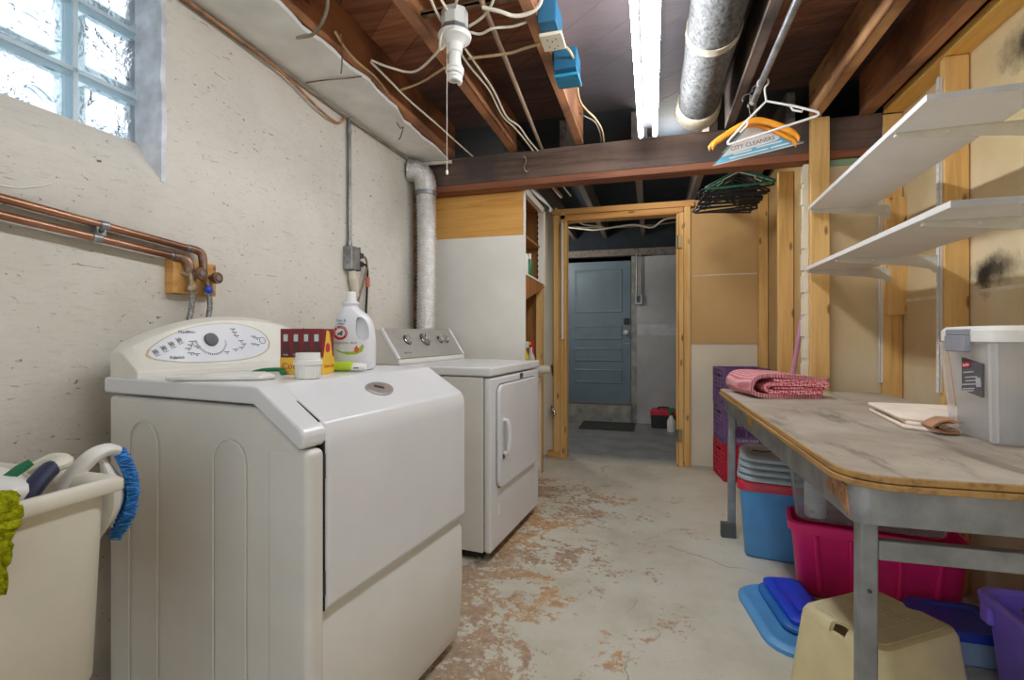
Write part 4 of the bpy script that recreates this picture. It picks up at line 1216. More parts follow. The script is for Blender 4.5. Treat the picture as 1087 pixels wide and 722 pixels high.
# clear storage bin
sb = thing('storage_bin', 'big clear plastic storage bin with white lid and grey latch on the workbench', 'bin', (1.045, 1.678, BT), radians(-3))
def tub(hx0, hy0, hx1, hy1, h, r, th=.004, lip=.008, cl=None):
    rr = [ring(hx0-.012, hy0-.012, r, 0), ring(hx0, hy0, r, .012), ring(hx1, hy1, r*1.1, h-.014), ring(hx1+lip, hy1+lip, r*1.1+lip, h-.012), ring(hx1+lip, hy1+lip, r*1.1+lip, h),
          ring(hx1-th, hy1-th, r, h), ring(hx0-th, hy0-th, r*.9, .014), ring(hx0-.016, hy0-.016, r*.9, .006)]
    return G().rings(rr)
tub(.168, .100, .185, .128, .285, .03).build('bin_body', CLEAR, sb, ang=50)
for (x, y) in ((-.170, -.100), (-.170, .100)):
    G().tube([(x, y, .01), (x-.016, y+(-.026 if y < 0 else .026), .27)], .010, 8).build('corner_rib', CLEAR, sb)
rr = [ring(.190, .134, .036, .275), ring(.198, .142, .04, .275), ring(.198, .142, .04, .305), ring(.188, .132, .036, .316), ring(.165, .10, .03, .318), ring(.160, .095, .03, .311), ring(.01, .01, .004, .312)]
G().rings(rr).build('lid', WPLASTIC, sb, ang=40)
lt = G().box(-.214, -.196, -.050, .055, .245, .292).build('latch', LATCH, sb, bevel=.004)
G().box(-.212, -.185, -.048, .053, .292, .309).build('latch_hinge', LATCH, sb, bevel=.003)
def facep(z): return -.138-.017*(z/.285)-.0012
lab = G().prism([(-.085, .215), (.012, .228), (.012, .135), (-.085, .125)], 'x', -.190, -.1835).build('label', LABEL_D, sb)
MLb = frame((-.1903, -.036, .178), (0, -1, .12), (-.03, 0, 1))
G().mesh(extr([[(.022*cos(a), .008*sin(a)) for a in [2*pi*q/24 for q in range(24)]]], .0006), MLb @ Matrix.Translation((-.018, .033, .0006))).build('label_oval', LOGO_RED, lab)
G().mesh(text('Sterilite', .010, .0004), MLb @ Matrix.Translation((-.018, .033, .0013))).build('label_text', PAPER_W, lab)
g = G()
for q, (a, b, w) in enumerate(((-.01, .012, .05), (.0, -.002, .06), (-.005, -.012, .05), (-.018, -.034, .06), (-.018, -.040, .05))): g.box(a-w/2, a+w/2, b-.0016, b+.0016, 0, .001, MLb)
g.box(.022, .044, -.03, -.005, 0, .001, MLb); g.box(-.048, .046, -.0235, -.020, 0, .001, MLb)
g.build('label_print', LABEL_G, lab)
ib = thing('inner_tub', 'small translucent tub standing inside the clear storage bin', 'tub', (1.06, 1.668, BT+.008), radians(-3))
tub(.075, .066, .088, .078, .13, .02).build('tub_body', CLEAR2, ib)

# ------------------------------------------------------------------ under the bench
bt_ = thing('storage_tote', 'blue tote with a red rim under the far end of the workbench', 'tote', (.605, 2.650, 0), radians(-10))
tub(.158, .118, .180, .138, .345, .03, lip=.004).build('tote_body', TOTEBLUE, bt_, ang=50)
rr = [ring(.178, .136, .035, .325), ring(.190, .148, .04, .327), ring(.190, .148, .04, .362), ring(.184, .142, .038, .372), ring(.15, .11, .03, .374), ring(.01, .01, .003, .372)]
G().rings(rr).build('lid', RED, bt_, ang=50, label='red rimmed lid')
lidlab = ['lowest grey lid of the stack on the blue tote', 'second grey lid from the bottom of the stack on the blue tote', 'second grey lid from the top of the stack on the blue tote', 'topmost grey lid of the stack on the blue tote']
for q in range(4):
    l = thing('tote_lid', lidlab[q], 'lid', (.618+.004*q, 2.645+.003*q, .375+q*.030), radians(-10+q*.8), 'grey lids stacked on the blue tote')
    rr = [ring(.186, .146, .07, .002), ring(.200, .158, .08, 0), ring(.206, .164, .085, .004), ring(.204, .162, .08, .016), ring(.192, .150, .075, .026), ring(.165, .122, .06, .0265), ring(.158, .115, .06, .0225), ring(.01, .01, .004, .023)]
    G().rings(rr).build('lid_shell', LIDGREY, l, ang=40)
    if q == 3:
        G().tube(smooth([(-.15, -.02, .0285), (-.11, -.035, .030), (-.07, -.02, .031), (-.06, .02, .029)]), .0025, 6).build('handle_wire', DARKGREY, l)
pk = thing('storage_tote', 'bright pink tote on the floor under the workbench', 'tote', (.850, 2.290, 0), radians(-11))
tub(.258, .088, .282, .106, .29, .035, lip=.010).build('tote_body', PINK, pk, ang=50)
rr = [ring(.283, .107, .045, .262), ring(.294, .118, .05, .262), ring(.296, .119, .05, .296), ring(.288, .112, .05, .302), ring(.280, .104, .045, .302), ring(.280, .104, .045, .262)]
G().rings(rr, capa=False, capb=False).build('rim', PINK, pk, ang=40)
for x in (-.20, -.08, .08, .20): G().tube([(x*.9, -.090, .03), (x, -.107, .26)], .010, 8).build('rib', PINK, pk)
cb = thing('storage_bin', 'low clear bin holding a white bottle on top of the pink tote', 'bin', (.830, 2.296, .304), radians(-11))
tub(.244, .084, .264, .098, .215, .03).build('bin_body', CLEAR2, cb, ang=50)
bo = thing('lotion_bottle', 'white bottle with printed label inside the clear bin on the pink tote', 'bottle', (.655, 2.300, .312))
G().lathe([(.001, 0), (.036, 0), (.040, .006), (.040, .135), (.034, .155), (.016, .165), (.014, .180), (.001, .181)], n=28).build('bottle_body', WPLASTIC, bo)
g = G()
for q in range(7):
    for a in range(5):
        w = .012
        g.box(-w/2, w/2, -.0412, -.0400, .125-q*.010, .127-q*.010, Matrix.Rotation(radians(-50+a*17), 4, 'Z'))
g.box(-.010, .010, -.0414, -.040, .020, .036, Matrix.Rotation(radians(-30), 4, 'Z'))
g.build('label_print', LABEL_G, bo)
def flatlid(name, label, loc, rz, hx, hy, r, mat, h=.024, tilt=(0, 0)):
    l = thing(name, label, 'lid', loc, rz)
    l.rotation_euler = (tilt[0], tilt[1], rz)
    rr = [ring(hx-.012, hy-.012, r, .002), ring(hx, hy, r, 0), ring(hx, hy, r, h*.6), ring(hx-.012, hy-.012, r, h), ring(hx-.030, hy-.030, r*.8, h), ring(hx-.038, hy-.038, r*.75, h*.75), ring(.01, .01, .003, h*.76)]
    G().rings(rr).build('lid_shell', mat, l, ang=40)
    return l
flatlid('tote_lid', 'large light blue lid lying on the floor in front of the pink tote', (.490, 2.03, 0), radians(8), .135, .235, .11, LIDBLUE)
flatlid('tote_lid', 'mid blue lid lying on the large light blue lid', (.520, 2.075, .026), radians(7), .088, .175, .06, plain('lid_mid_blue', (40, 110, 190), .35), h=.018)
ry = flatlid('tote_lid', 'royal blue narrow lid lying topmost on the two blue floor lids', (.530, 2.085, .046), radians(7), .072, .165, .03, ROYAL, h=.02)
G().box(-.03, .03, -.10, -.02, .018, .022).build('moulded_panel', ROYAL, ry, bevel=.002)
# step stool
st = thing('step_stool', 'beige plastic step stool standing under the near end of the workbench', 'stool', (.625, 1.640, 0), radians(35))
STZ = .018
sx_, sy_ = .156, .124
rr = [ring(sx_+.030, sy_+.030, .045, 0), ring(sx_+.018, sy_+.018, .045, .12), ring(sx_+.004, sy_+.004, .04, .240), ring(sx_-.004, sy_-.004, .036, .254), ring(sx_-.014, sy_-.014, .03, .258),
      ring(sx_-.016, sy_-.016, .03, .250), ring(sx_+.010, sy_+.010, .04, .12), ring(sx_+.022, sy_+.022, .04, 0)]
body = G().rings(rr[:5]+[ring(.01, .01, .004, .258)]+[ring(.01, .01, .004, .251)]+rr[5:], close=True).build('stool_body', STOOL, st, ang=40)
for e in (-1, 1):
    cut(body, G().tube([(e*(sx_-.004), .0, .232), (e*(sx_-.004), 0, .32)], .024, 20))
cut(body, G().rings([[(x+.03, yy, z) for (x, z) in [(-.085, -.02), (.085, -.02), (.08, .08), (.06, .12), (-.06, .12), (-.08, .08)]] for yy in (-.25, .25)]))
g = G()
tp = [(x, y) for x, y in rrect(sx_-.024, sy_-.022, .025, 5)]
tread = [(x, y) for x, y in tp]
tr_ = G().prism(tread, 'z', .2575, .2595).build('tread', STOOLTOP, st)
for e in (-1, 1): cut(tr_, G().tube([(e*(sx_-.004), 0, .15), (e*(sx_-.004), 0, .32)], .030, 20))
g = G()
for y in (-.055, 0, .055): g.box(-.085, .085, y-.001, y+.001, .2593, .2602)
for q in range(6): g.lathe([(.001, .2592), (.0045, .2592), (.0035, .2605), (.001, .2606)], (.02+.022*(q % 3), -.04+.03*(q//3), 0), 8)
g.build('tread_marks', STOOL, tr_)
# purple basket
pb = thing('laundry_basket', 'purple plastic basket with handle holes at the right edge under the workbench', 'basket', (1.062, 1.625, 0))
hx, hy = .098, .225
rr = [ring(hx-.035, hy-.04, .04, 0), ring(hx-.028, hy-.033, .045, .012), ring(hx-.010, hy-.012, .045, .25), ring(hx, hy, .05, .255), ring(hx+.008, hy+.008, .055, .262), ring(hx+.010, hy+.010, .055, .280), ring(hx+.004, hy+.004, .05, .290),
      ring(hx-.006, hy-.006, .05, .290), ring(hx-.014, hy-.016, .045, .278), ring(hx-.032, hy-.037, .045, .016), ring(.01, .01, .004, .010)]
bk = G().rings(rr).build('basket_body', PURPLE, pb, ang=50)
cut(bk, G().tube([(.03, .3, .235), (.03, .16, .235)], .021, 18))
cut(bk, G().tube([(.03, -.3, .235), (.03, -.16, .235)], .021, 18))
for yy in (hy-.045, -hy+.045): G().box(-hx-.002, -hx+.02, yy-.022, yy+.022, .20, .262).build('handle_lug', PURPLE, pb, bevel=.008, seg=3)
pb2 = thing('storage_box', 'pale blue box with dark blue lid on the floor behind the purple basket', 'box', (.985, 1.985, 0))
tub(.092, .085, .100, .095, .105, .02).build('box_body', plain('pale_blue_plastic', (150, 176, 206), .4), pb2)
rr = [ring(.102, .097, .022, .094), ring(.114, .109, .026, .094), ring(.116, .110, .026, .112), ring(.108, .102, .024, .124), ring(.08, .075, .02, .125), ring(.075, .07, .02, .118), ring(.01, .01, .004, .118)]
G().rings(rr).build('lid', NAVYLID, pb2, ang=40)

# ------------------------------------------------------------------ milk crates
def crate(z, mat, label, rz, text_=None):
    c = thing('milk_crate', label, 'crate', (.640, 3.985, z), radians(rz), 'milk crates stacked in the alcove')
    h, hx = .272, .150
    def side(g, M):
        # thin wall with a hand hole, ribs standing proud of it, lattice windows low down
        g.box(-hx, hx, -.002, .002, 0, .045, M); g.box(-hx, hx, -.002, .002, .130, .195, M); g.box(-hx, hx, -.002, .002, .232, h, M)
        g.box(-hx, -.05, -.002, .002, .195, .232, M); g.box(.05, hx, -.002, .002, .195, .232, M)
        for z in (.006, .045, .130, .165, .195, .232, .264): g.box(-hx, hx, -.010, .010, z-.005, z+.005, M)
        for x in (-hx+.008, -.085, .085, hx-.008): g.box(x-.007, x+.007, -.010, .010, 0, h, M)
        g.box(-.005, .005, -.008, .008, .04, .20, M)
        for q in range(-9, 10):
            for s in (-1, 1):
                p0 = Vector((q*.028-s*.0425, 0, .045)); p1 = Vector((q*.028+s*.0425, 0, .130))
                if abs(p0.x) < .148 and abs(p1.x) < .148: g.tube([p0, p1], .0032, 5, M)
    nm = ['front_side', 'back_side', 'left_side', 'right_side']
    for i, (a, M) in enumerate(((0, Matrix.Translation((0, -hx, 0))), (1, Matrix.Translation((0, hx, 0))),
              (2, Matrix.Translation((-hx, 0, 0)) @ Matrix.Rotation(pi/2, 4, 'Z')), (3, Matrix.Translation((hx, 0, 0)) @ Matrix.Rotation(pi/2, 4, 'Z')))):
        g = G(); side(g, M); g.build(nm[i], mat, c)
    g = G()
    for q in range(9): g.box(-hx, hx, -.15+q*.0375-.006, -.15+q*.0375+.006, .003, .012); g.box(-.15+q*.0375-.006, -.15+q*.0375+.006, -hx, hx, .004, .011)
    g.build('bottom_grid', mat, c)
    if text_:
        G().mesh(text(text_, .028, .001), frame((.02, -hx-.0026, .0255), (1, 0, 0), (0, 0, 1))).build('lettering', PAPER_W, c)
    return c
crate(0, CRATE_R, 'red milk crate at the bottom of the stack in the alcove', 7)
crate(.274, CRATE_P, 'purple milk crate in the middle of the stack, on the red one', 6, 'GUERS DAIRY')
crate(.548, CRATE_P, 'topmost purple milk crate of the stack in the alcove', 8)
# broom
bm_ = thing('broom', 'pink handled broom leaning in the alcove beside the pine posts', 'broom', (.735, 3.37, 0))
a0, a1 = Vector((.735, 3.37, .13)), Vector((.846, 3.10, 1.345))
G().tube([a0, a0.lerp(a1, .9)], .0125, 14).build('handle', BROOM, bm_, world=True)
G().tube([a0.lerp(a1, .9), a1], .0105, 14).build('grip', plain('broom_grip', (196, 120, 170), .5), bm_, world=True)
G().box(.66, .77, 3.35, 3.39, .09, .14).build('head', BROOM, bm_, bevel=.008, world=True)
g = G()
for q in range(60):
    x = .665+.10*q/59
    for yy in (3.36, 3.37, 3.38): g.tube([(x, yy, .10), (x+rnd.uniform(-.012, .012), yy+rnd.uniform(-.012, .012), .002)], .0012, 4)
o = g.build('bristles', WPLASTIC, bm_, world=True); o['kind'] = 'stuff'
# ------------------------------------------------------------------ fluorescent lamp
def emit_mat(name, c, s):
    t = NT(name)
    e = t.n('ShaderNodeEmission'); e.inputs['Color'].default_value = lin(c); e.inputs['Strength'].default_value = s
    t.l(e.outputs[0], t.out.inputs['Surface'])
    return t.m
TUBE = emit_mat('lit_tube', (246, 250, 255), TUBE_E)
L = thing('fluorescent_lamp', 'lit twin tube fluorescent lamp under the joists', 'lamp', (-.02, 1.55, 2.24))
FY0, FY1 = .33, 2.775
prof = [(-.022, 2.212), (.022, 2.212), (.026, 2.218), (.026, 2.239), (-.026, 2.239), (-.026, 2.218)]
G().prism([(x-.02, z) for x, z in prof], 'y', FY0-.02, FY1+.015).build('housing', plain('lamp_housing_grey', (50, 50, 52), .7), L, world=True)
for x in (-.058, .016):
    G().tube([(x, FY0, 2.166), (x, FY1, 2.166)], .0128, 14).build('tube', TUBE, L, world=True)
    for y in (FY0-.008, FY1+.006):
        G().box(x-.010, x+.010, y-.006, y+.006, 2.156, 2.20).build('lamp_holder', PORC, L, bevel=.003, world=True)
# ------------------------------------------------------------------ wrapped duct
d = thing('air_duct', 'round duct in mottled grey wrap under the ceiling boards', 'duct', (.244, 1.7, 2.22))
G().tube([(.244, y, 2.327+.001*sin(y*9)) for y in [-1.6+.1*i for i in range(45)]], [.105+.002*sin(i*1.7) for i in range(45)], 28).build('wrapped_pipe', DUCT, d, world=True)
for y in (.9, 2.14): G().tube([(.244, y-.022, 2.327), (.244, y+.022, 2.327)], .1095, 28).build('canvas_band', BAND, d, world=True)
G().tube([(.244, 2.79, 2.327), (.244, 2.80, 2.327), (.244, 2.83, 2.326), (.244, 2.86, 2.326), (.244, 2.90, 2.326)], [.108, .114, .117, .118, .118], 28).build('end_collar', BAND, d, world=True)
# ------------------------------------------------------------------ clothes rods and hangers
solo(G().tube([(.475, -1.2, 2.205), (.475, 2.62, 2.205)], .0145, 14), 'clothes_rod', GALV, 'grey metal clothes rod hung under the joists', 'rod')
solo(G().tube([(.50, 3.16, 2.10), (.50, 4.05, 2.10)], .014, 12), 'clothes_rod', GALV, 'clothes rod past the beam that holds the dark hangers', 'rod')
rh = thing('rod_holder', 'dark metal holder with clips at the far end of the clothes rod', 'bracket', (.475, 2.60, 2.19))
G().tube([(.475, 2.615, 2.205), (.475, 2.64, 2.205)], .022, 14).build('end_cap', BLACK, rh, world=True)
for y in (2.585, 2.60): G().tube([(.475, y, 2.205), (.475, y+.006, 2.205)], .0175, 14).build('clip', CABLE_W, rh, world=True)
G().box(.462, .488, 2.61, 2.63, 2.205, 2.24).build('strap', GALV, rh, world=True)

def hang_frame(top, tilt, yaw):
    return Matrix.Translation(top) @ Matrix.Rotation(yaw, 4, 'Z') @ Matrix.Rotation(tilt, 4, 'Y')
def hook_pts(r, drop):
    pts = [(r*cos(a), 0, -r+r*sin(a)) for a in [radians(200-20*i) for i in range(11)]]
    pts = [(p[0], 0, p[2]) for p in pts]
    return pts+[(r*.8, 0, -r*1.7), (.003, 0, -r*2.4), (0, 0, -drop)]
def hanger(name, label, cat, top, tilt, yaw, w, h, r, mat, group=None, hookmat=None, drop=.085, loops=True):
    """one-piece hanger: hook, shoulders and bottom bar; the hook sits over the rod at `top`"""
    t = thing(name, label, cat, top, 0, group)
    t.rotation_euler = (Matrix.Rotation(yaw, 4, 'Z') @ Matrix.Rotation(tilt, 4, 'Y')).to_euler()
    hr = .021
    G().tube(smooth(hook_pts(hr, drop), 3), r*.8, 8).build('hook', hookmat or mat, t)
    tri = [(0, 0, -drop), (w*.25, 0, -drop-h*.42), (w*.46, 0, -drop-h*.82), (w*.495, 0, -drop-h*.90), (w*.495, 0, -drop-h*.97), (w*.47, 0, -drop-h),
           (0, 0, -drop-h), (-w*.47, 0, -drop-h), (-w*.495, 0, -drop-h*.97), (-w*.495, 0, -drop-h*.90), (-w*.46, 0, -drop-h*.82), (-w*.25, 0, -drop-h*.42)]
    g = G().tube(tri, r, 8, closed=True)
    if loops:
        for e in (-1, 1):
            x = e*w*.30; z = -drop-h*.50
            g.tube([(x-e*.022, 0, z+.008), (x-e*.018, 0, z-.010), (x+e*.014, 0, z-.030), (x+e*.022, 0, z-.014)], r*.8, 6)
    g.build('hanger_frame', mat, t)
    return t
RODZ = 2.205+.0145
hanger('clothes_hanger', 'white plastic hanger tilted on the end of the grey clothes rod', 'hanger', (.478, 2.42, RODZ+.006), radians(-9), radians(-14), .365, .140, .0055, WPLASTIC, drop=.108)
def arc_hanger(label, top, tilt, yaw, w):
    t = thing('clothes_hanger', label, 'hanger', top, 0, 'orange hangers')
    dz = -.052
    t.rotation_euler = (Matrix.Rotation(yaw, 4, 'Z') @ Matrix.Rotation(tilt, 4, 'Y')).to_euler()
    G().tube(smooth(hook_pts(.021, .150), 3), .0028, 8).build('hook', CHROME, t)
    up = [(-w/2, -.205), (-w*.44, -.175), (-w*.30, -.138), (-w*.14, -.108), (0, -.095), (w*.14, -.108), (w*.30, -.138), (w*.44, -.175), (w/2, -.205)]
    up = [(p.x, p.y) for p in smooth([(a, b, 0) for a, b in up], 4)]
    up = [(x, z+dz) for x, z in up]
    lo = [(x*.97, z-(.030 if abs(x) < w*.42 else .024)) for x, z in up][::-1]
    G().mesh(extr([up+lo], .020, .0085, 3), frame((0, 0, 0), (1, 0, 0), (0, 0, 1))).build('curved_arms', ORANGE, t)
arc_hanger('orange curved hanger nearer the camera on the clothes rod', (.466, 2.475, RODZ+.003), radians(2), radians(-6), .37)
arc_hanger('orange curved hanger behind the first orange one on the clothes rod', (.466, 2.515, RODZ+.003), radians(3), radians(0), .385)
ph = thing('paper_hanger', 'wire hanger with a white and blue printed paper cover', 'hanger', (.436, 2.555, RODZ+.003), 0)
ph.rotation_euler = (Matrix.Rotation(radians(-4), 4, 'Z') @ Matrix.Rotation(radians(-9), 4, 'Y')).to_euler()
G().tube(smooth(hook_pts(.021, .14), 3), .0016, 8).build('hook', STEEL, ph)
w, zt, zb = .40, -.145, -.300
MP = frame((0, 0, 0), (1, 0, 0), (0, 0, 1))
G().tube([(0, 0, -.14), (w/2, 0, zb+.004), (-w/2, 0, zb+.004)], .0014, 6, closed=True).build('wire', STEEL, ph)
pc = G().mesh(extr([[(0, zt), (w/2-.004, zb), (-w/2+.004, zb)]], .006, .0012), MP).build('paper_cover', PAPER_W, ph)
def sl3(z): return (w/2-.004)*(zt-z)/(zt-zb)
z1, z2 = zb+.004, zb+.062
G().mesh(extr([[(-sl3(z1), z1), (sl3(z1), z1), (sl3(z2), z2), (.09, zb+.044), (-sl3(zb+.032)+.0, zb+.032)]], .0008), frame((0, -.0036, 0), (1, 0, 0), (0, 0, 1))).build('blue_print', PAPER_B, pc)
G().mesh(text('CITY CLEANERS', .027, .0008), frame((-.012, -.0046, zb+.058), (1, 0, 0), (0, 0, 1))).build('lettering', INK, pc)
g = G()
for x0, x1, z in ((-.10, -.02, .030), (.0, .11, .034), (-.12, .05, .016), (.06, .14, .016)): g.box(x0, x1, -.0046, -.0038, zb+z-.003, zb+z+.003)
g.build('small_print', PAPER_W, pc)
G().mesh(extr([[(0, -.135), (.15, -.250), (-.15, -.250)]], .003, .0008), frame((0, .008, .004), (1, 0, 0), (0, 0, 1))).build('inner_card', PAPER_N, ph)
# the row past the beam
RZ2 = 2.10+.014
hanger('clothes_hanger', 'green plastic hanger at the front of the row past the beam', 'hanger', (.50, 3.19, RZ2+.006), radians(-4), radians(6), .40, .095, .0065, GREENP, drop=.06)
hanger('clothes_hanger', 'white plastic hanger just behind the green one past the beam', 'hanger', (.50, 3.225, RZ2+.006), radians(-4), radians(6), .375, .085, .005, WPLASTIC, drop=.06)
h0 = None
for q in range(14):
    y = 3.26+q*.045
    top = (.50, y, RZ2+.005); tl, yw = radians(rnd.uniform(-5, 5)), radians(rnd.uniform(-5, 7))
    if h0 is None:
        h0 = hanger('clothes_hanger', 'black plastic hanger in the row of dark hangers past the beam', 'hanger', top, tl, yw, .40, .10, .0062, BLACK, 'black hangers past the beam', drop=.06)
        o = h0
    else:
        o = copy_tree(h0); o.location = top
        o.rotation_euler = (Matrix.Rotation(yw, 4, 'Z') @ Matrix.Rotation(tl, 4, 'Y')).to_euler()
        o.scale = (1+rnd.uniform(-.04, .04), 1, 1+rnd.uniform(-.05, .12))

# ------------------------------------------------------------------ bare bulb on its ceiling box
lp = thing('bulb_holder', 'white porcelain pull chain lamp holder with bare spiral bulb', 'lamp', (-.70, 1.665, 2.0))
cx, cy = -.70, 1.668
oct_ = [(cx+.050*cos(a), cy+.050*sin(a)) for a in [pi/8+pi/4*i for i in range(8)]]
G().prism(oct_, 'z', 2.20, 2.262).build('ceiling_box', plain('box_grey_white', (206, 206, 200), .5), lp, bevel=.003, world=True)
G().prism([(cx+(x-cx)*1.04, cy+(y-cy)*1.04) for x, y in oct_], 'z', 2.176, 2.20).build('box_extension', GALV, lp, bevel=.002, world=True)
G().lathe([(.001, 2.176), (.060, 2.176), (.062, 2.170), (.058, 2.158), (.040, 2.150), (.030, 2.140), (.028, 2.112), (.024, 2.108), (.001, 2.108)], (cx, cy, 0), 32).build('porcelain_base', PORC, lp, world=True)
bb = G().lathe([(.001, 2.112), (.022, 2.110), (.0235, 2.085), (.024, 2.068), (.020, 2.060), (.001, 2.060)], (cx, cy, 0), 24).build('bulb_base', PORC, lp, world=True)
hel = []
for i in range(140):
    t = i/139; a = 2*pi*4.2*t
    r = .021+.007*sin(pi*min(1, t*1.5))*(1-.55*max(0, t-.6)/.4)
    hel.append((cx+r*cos(a), cy+r*sin(a), 2.062-.058*t))
G().tube(hel, .0072, 8).build('spiral_tube', PORC, bb, world=True)
G().tube(smooth([(cx+.02, cy-.055, 2.168), (cx-.02, cy-.062, 2.155), (cx-.035, cy-.055, 2.12), (cx-.045, cy-.03, 2.112), (cx-.03, cy-.02, 2.13)]), .004, 8).build('side_lead', CABLE_W, lp, world=True)
ps = G().tube([(cx-.018, cy-.03, 2.15), (cx-.018, cy-.03, 1.668)], .0012, 6).build('pull_string', CABLE_W, lp, world=True)
G().lathe([(.001, 0), (.005, .002), (.005, .012), (.002, .018), (.001, .018)], (cx-.018, cy-.03, 1.652), 12).build('string_knob', CABLE_W, ps, world=True)
solo(G().box(-.83, -.45, 1.650, 1.672, 2.262, 2.270).box(-.83, -.45, 1.650, 1.652, 2.262, 2.278), 'bar_hanger', RUST, 'thin rusty bar between two joists that carries the bulb holder', 'bar')
# ------------------------------------------------------------------ blue boxes
b1 = thing('outlet_box', 'blue plastic box with an ivory outlet on its underside, on the joist', 'outlet', (-.37, 1.83, 2.19))
G().box(-.404, -.335, 1.74, 1.875, 2.212, 2.30).build('box', BOXBLUE, b1, bevel=.005, world=True)
pl_o = G().box(-.412, -.325, 1.800, 1.905, 2.198, 2.212).build('outlet_plate', OUTLET, b1, bevel=.003, world=True)
g = G()
for yy in (1.83, 1.875):
    for xx in (-.385, -.352): g.box(xx-.0015, xx+.0015, yy-.005, yy+.005, 2.197, 2.199)
    g.lathe([(.001, 0), (.003, 0), (.003, .002), (.001, .002)], (-.368, yy+.014, 2.197), 10)
g.build('outlet_slots', DARKGREY, pl_o, world=True)
b2 = thing('junction_box', 'blue plastic junction box with light blue cover, further along the joist', 'box', (-.34, 2.10, 2.16))
G().box(-.40, -.302, 2.02, 2.145, 2.185, 2.275).build('box', BOXBLUE, b2, bevel=.005, world=True)
cvx = G().box(-.404, -.298, 2.055, 2.165, 2.172, 2.186).build('cover', BOXBLUE_L, b2, bevel=.004, world=True)
g = G()
for x in (-.39, -.312):
    for y in (2.07, 2.15): g.lathe([(.001, 0), (.004, 0), (.004, .002), (.001, .002)], (x, y, 2.1705), 8)
g.build('cover_screws', DARKGREY, cvx, world=True)

# ------------------------------------------------------------------ cables under the boards (points on the joists' undersides)
def at(u, v, z):
    a = (u-543.5)/F; b = (355-v)/F
    t = (z-H)/b
    return ((a*cos(YAW)-sin(YAW))*t, (a*sin(YAW)+cos(YAW))*t, z)
def ccable(uvz, r, mat, label, group=None):
    return cable([at(*p) for p in uvz], r, mat, label, 'cable', 'hanging_cable', 6, group)
ccable([(394, 64, 2.25), (415, 72, 2.225), (440, 76, 2.22), (462, 58, 2.225), (474, 40, 2.23)], .005, CABLE_W, 'white cable sagging to the left of the bulb holder')
ccable([(394, 66, 2.25), (412, 84, 2.235), (436, 108, 2.233), (464, 132, 2.233), (486, 152, 2.235), (503, 167, 2.25)], .005, CABLE_W, 'long pale cable running to the beam beside the first joist')
ccable([(424, 96, 2.24), (446, 88, 2.232), (472, 72, 2.232)], .005, CABLE_B, 'short beige cable under the joist left of the bulb')
ccable([(497, 62, 2.234), (538, 57, 2.233), (555, 52, 2.24), (574, 46, 2.236)], .006, CABLE_B, 'beige cable crossing between the bulb and the outlet joist')
ccable([(486, 52, 2.234), (500, 72, 2.235), (519, 95, 2.235), (533, 122, 2.235), (546, 135, 2.234), (556, 147, 2.233), (566, 160, 2.232)], .005, CABLE_W, 'left of two white cables along the bulb joist to the beam')
ccable([(494, 52, 2.234), (508, 72, 2.236), (524, 96, 2.236), (538, 124, 2.236), (551, 134, 2.236), (560, 147, 2.236), (571, 160, 2.232)], .005, CABLE_W, 'right of two white cables along the bulb joist to the beam')
ccable([(498, 28, 2.235), (510, 20, 2.24), (519, 10, 2.25), (526, -6, 2.26)], .005, CABLE_W, 'white cable leaving the bulb holder upward to the right')
ccable([(498, 34, 2.235), (510, 36, 2.232), (524, 30, 2.232), (545, 28, 2.236), (562, 22, 2.25)], .005, CABLE_W, 'white cable from the bulb holder towards the outlet joist')
ccable([(512, 8, 2.25), (530, 12, 2.236), (546, 17, 2.232), (562, 14, 2.235), (572, 6, 2.25), (576, -6, 2.26)], .007, CABLE_W, 'thick white cable looping at the top of the photo')
ccable([(478, 16, 2.25), (472, 6, 2.24), (464, -8, 2.25)], .005, CABLE_W, 'white cable entering the top left of the bulb box')
ccable([(484, 14, 2.25), (484, 4, 2.245), (488, -8, 2.25)], .005, CABLE_W, 'white cable entering the top right of the bulb box')
ccable([(456, -4, 2.24), (462, 10, 2.236), (468, 22, 2.238)], .005, CABLE_W, 'white cable running down to the left of the bulb box')
ccable([(586, -6, 2.30), (589, 8, 2.30), (591, 20, 2.29)], .005, CABLE_B, 'beige cable into the top of the outlet box')
ccable([(601, 50, 2.23), (606, 56, 2.22), (610, 66, 2.23)], .005, CABLE_B, 'short beige cable linking the two blue boxes')
ccable([(613, 93, 2.25), (616, 108, 2.245), (624, 118, 2.24), (632, 126, 2.24), (639, 138, 2.24), (641, 151, 2.25)], .005, CABLE_B, 'beige cable winding from the junction box to the beam')
ccable([(615, 120, 2.30), (622, 124, 2.27), (632, 130, 2.26), (637, 142, 2.26), (638, 151, 2.26)], .004, CABLE_G, 'grey cable beside the beige one under the junction box')
ccable([(348, -6, 2.24), (347, 10, 2.225), (341, 26, 2.20), (331, 37, 2.205), (315, 40, 2.214)], .006, CABLE_G, 'grey cable end hanging over the white plaster strip')
ccable([(356, 34, 2.236), (367, 52, 2.234), (380, 66, 2.234), (399, 82, 2.236), (412, 98, 2.236)], .005, CABLE_B, 'beige cable stapled along the joist beside the plaster strip')
solo(G().tube([at(508, -8, 2.262), at(575.5, 159, 2.262)], .010, 12), 'water_pipe', plain('pipe_tan', (168, 140, 116), .6), 'straight tan pipe running between the bulb joist and the outlet joist', 'pipe')
solo(G().tube(smooth([at(325, 88, 2.214), at(345, 85, 2.205), at(370, 83, 2.208), at(384, 81, 2.213)]), .003, 6), 'bent_nail', RUST, 'long thin rusty rod across the white plaster strip', 'rod')
solo(G().tube(smooth([at(362, 36, 2.24), at(363, 56, 2.19), at(363, 68, 2.16), at(362, 78, 2.14)]), .003, 6), 'bent_nail', RUST, 'rusty spike hanging below the first joist', 'nail')
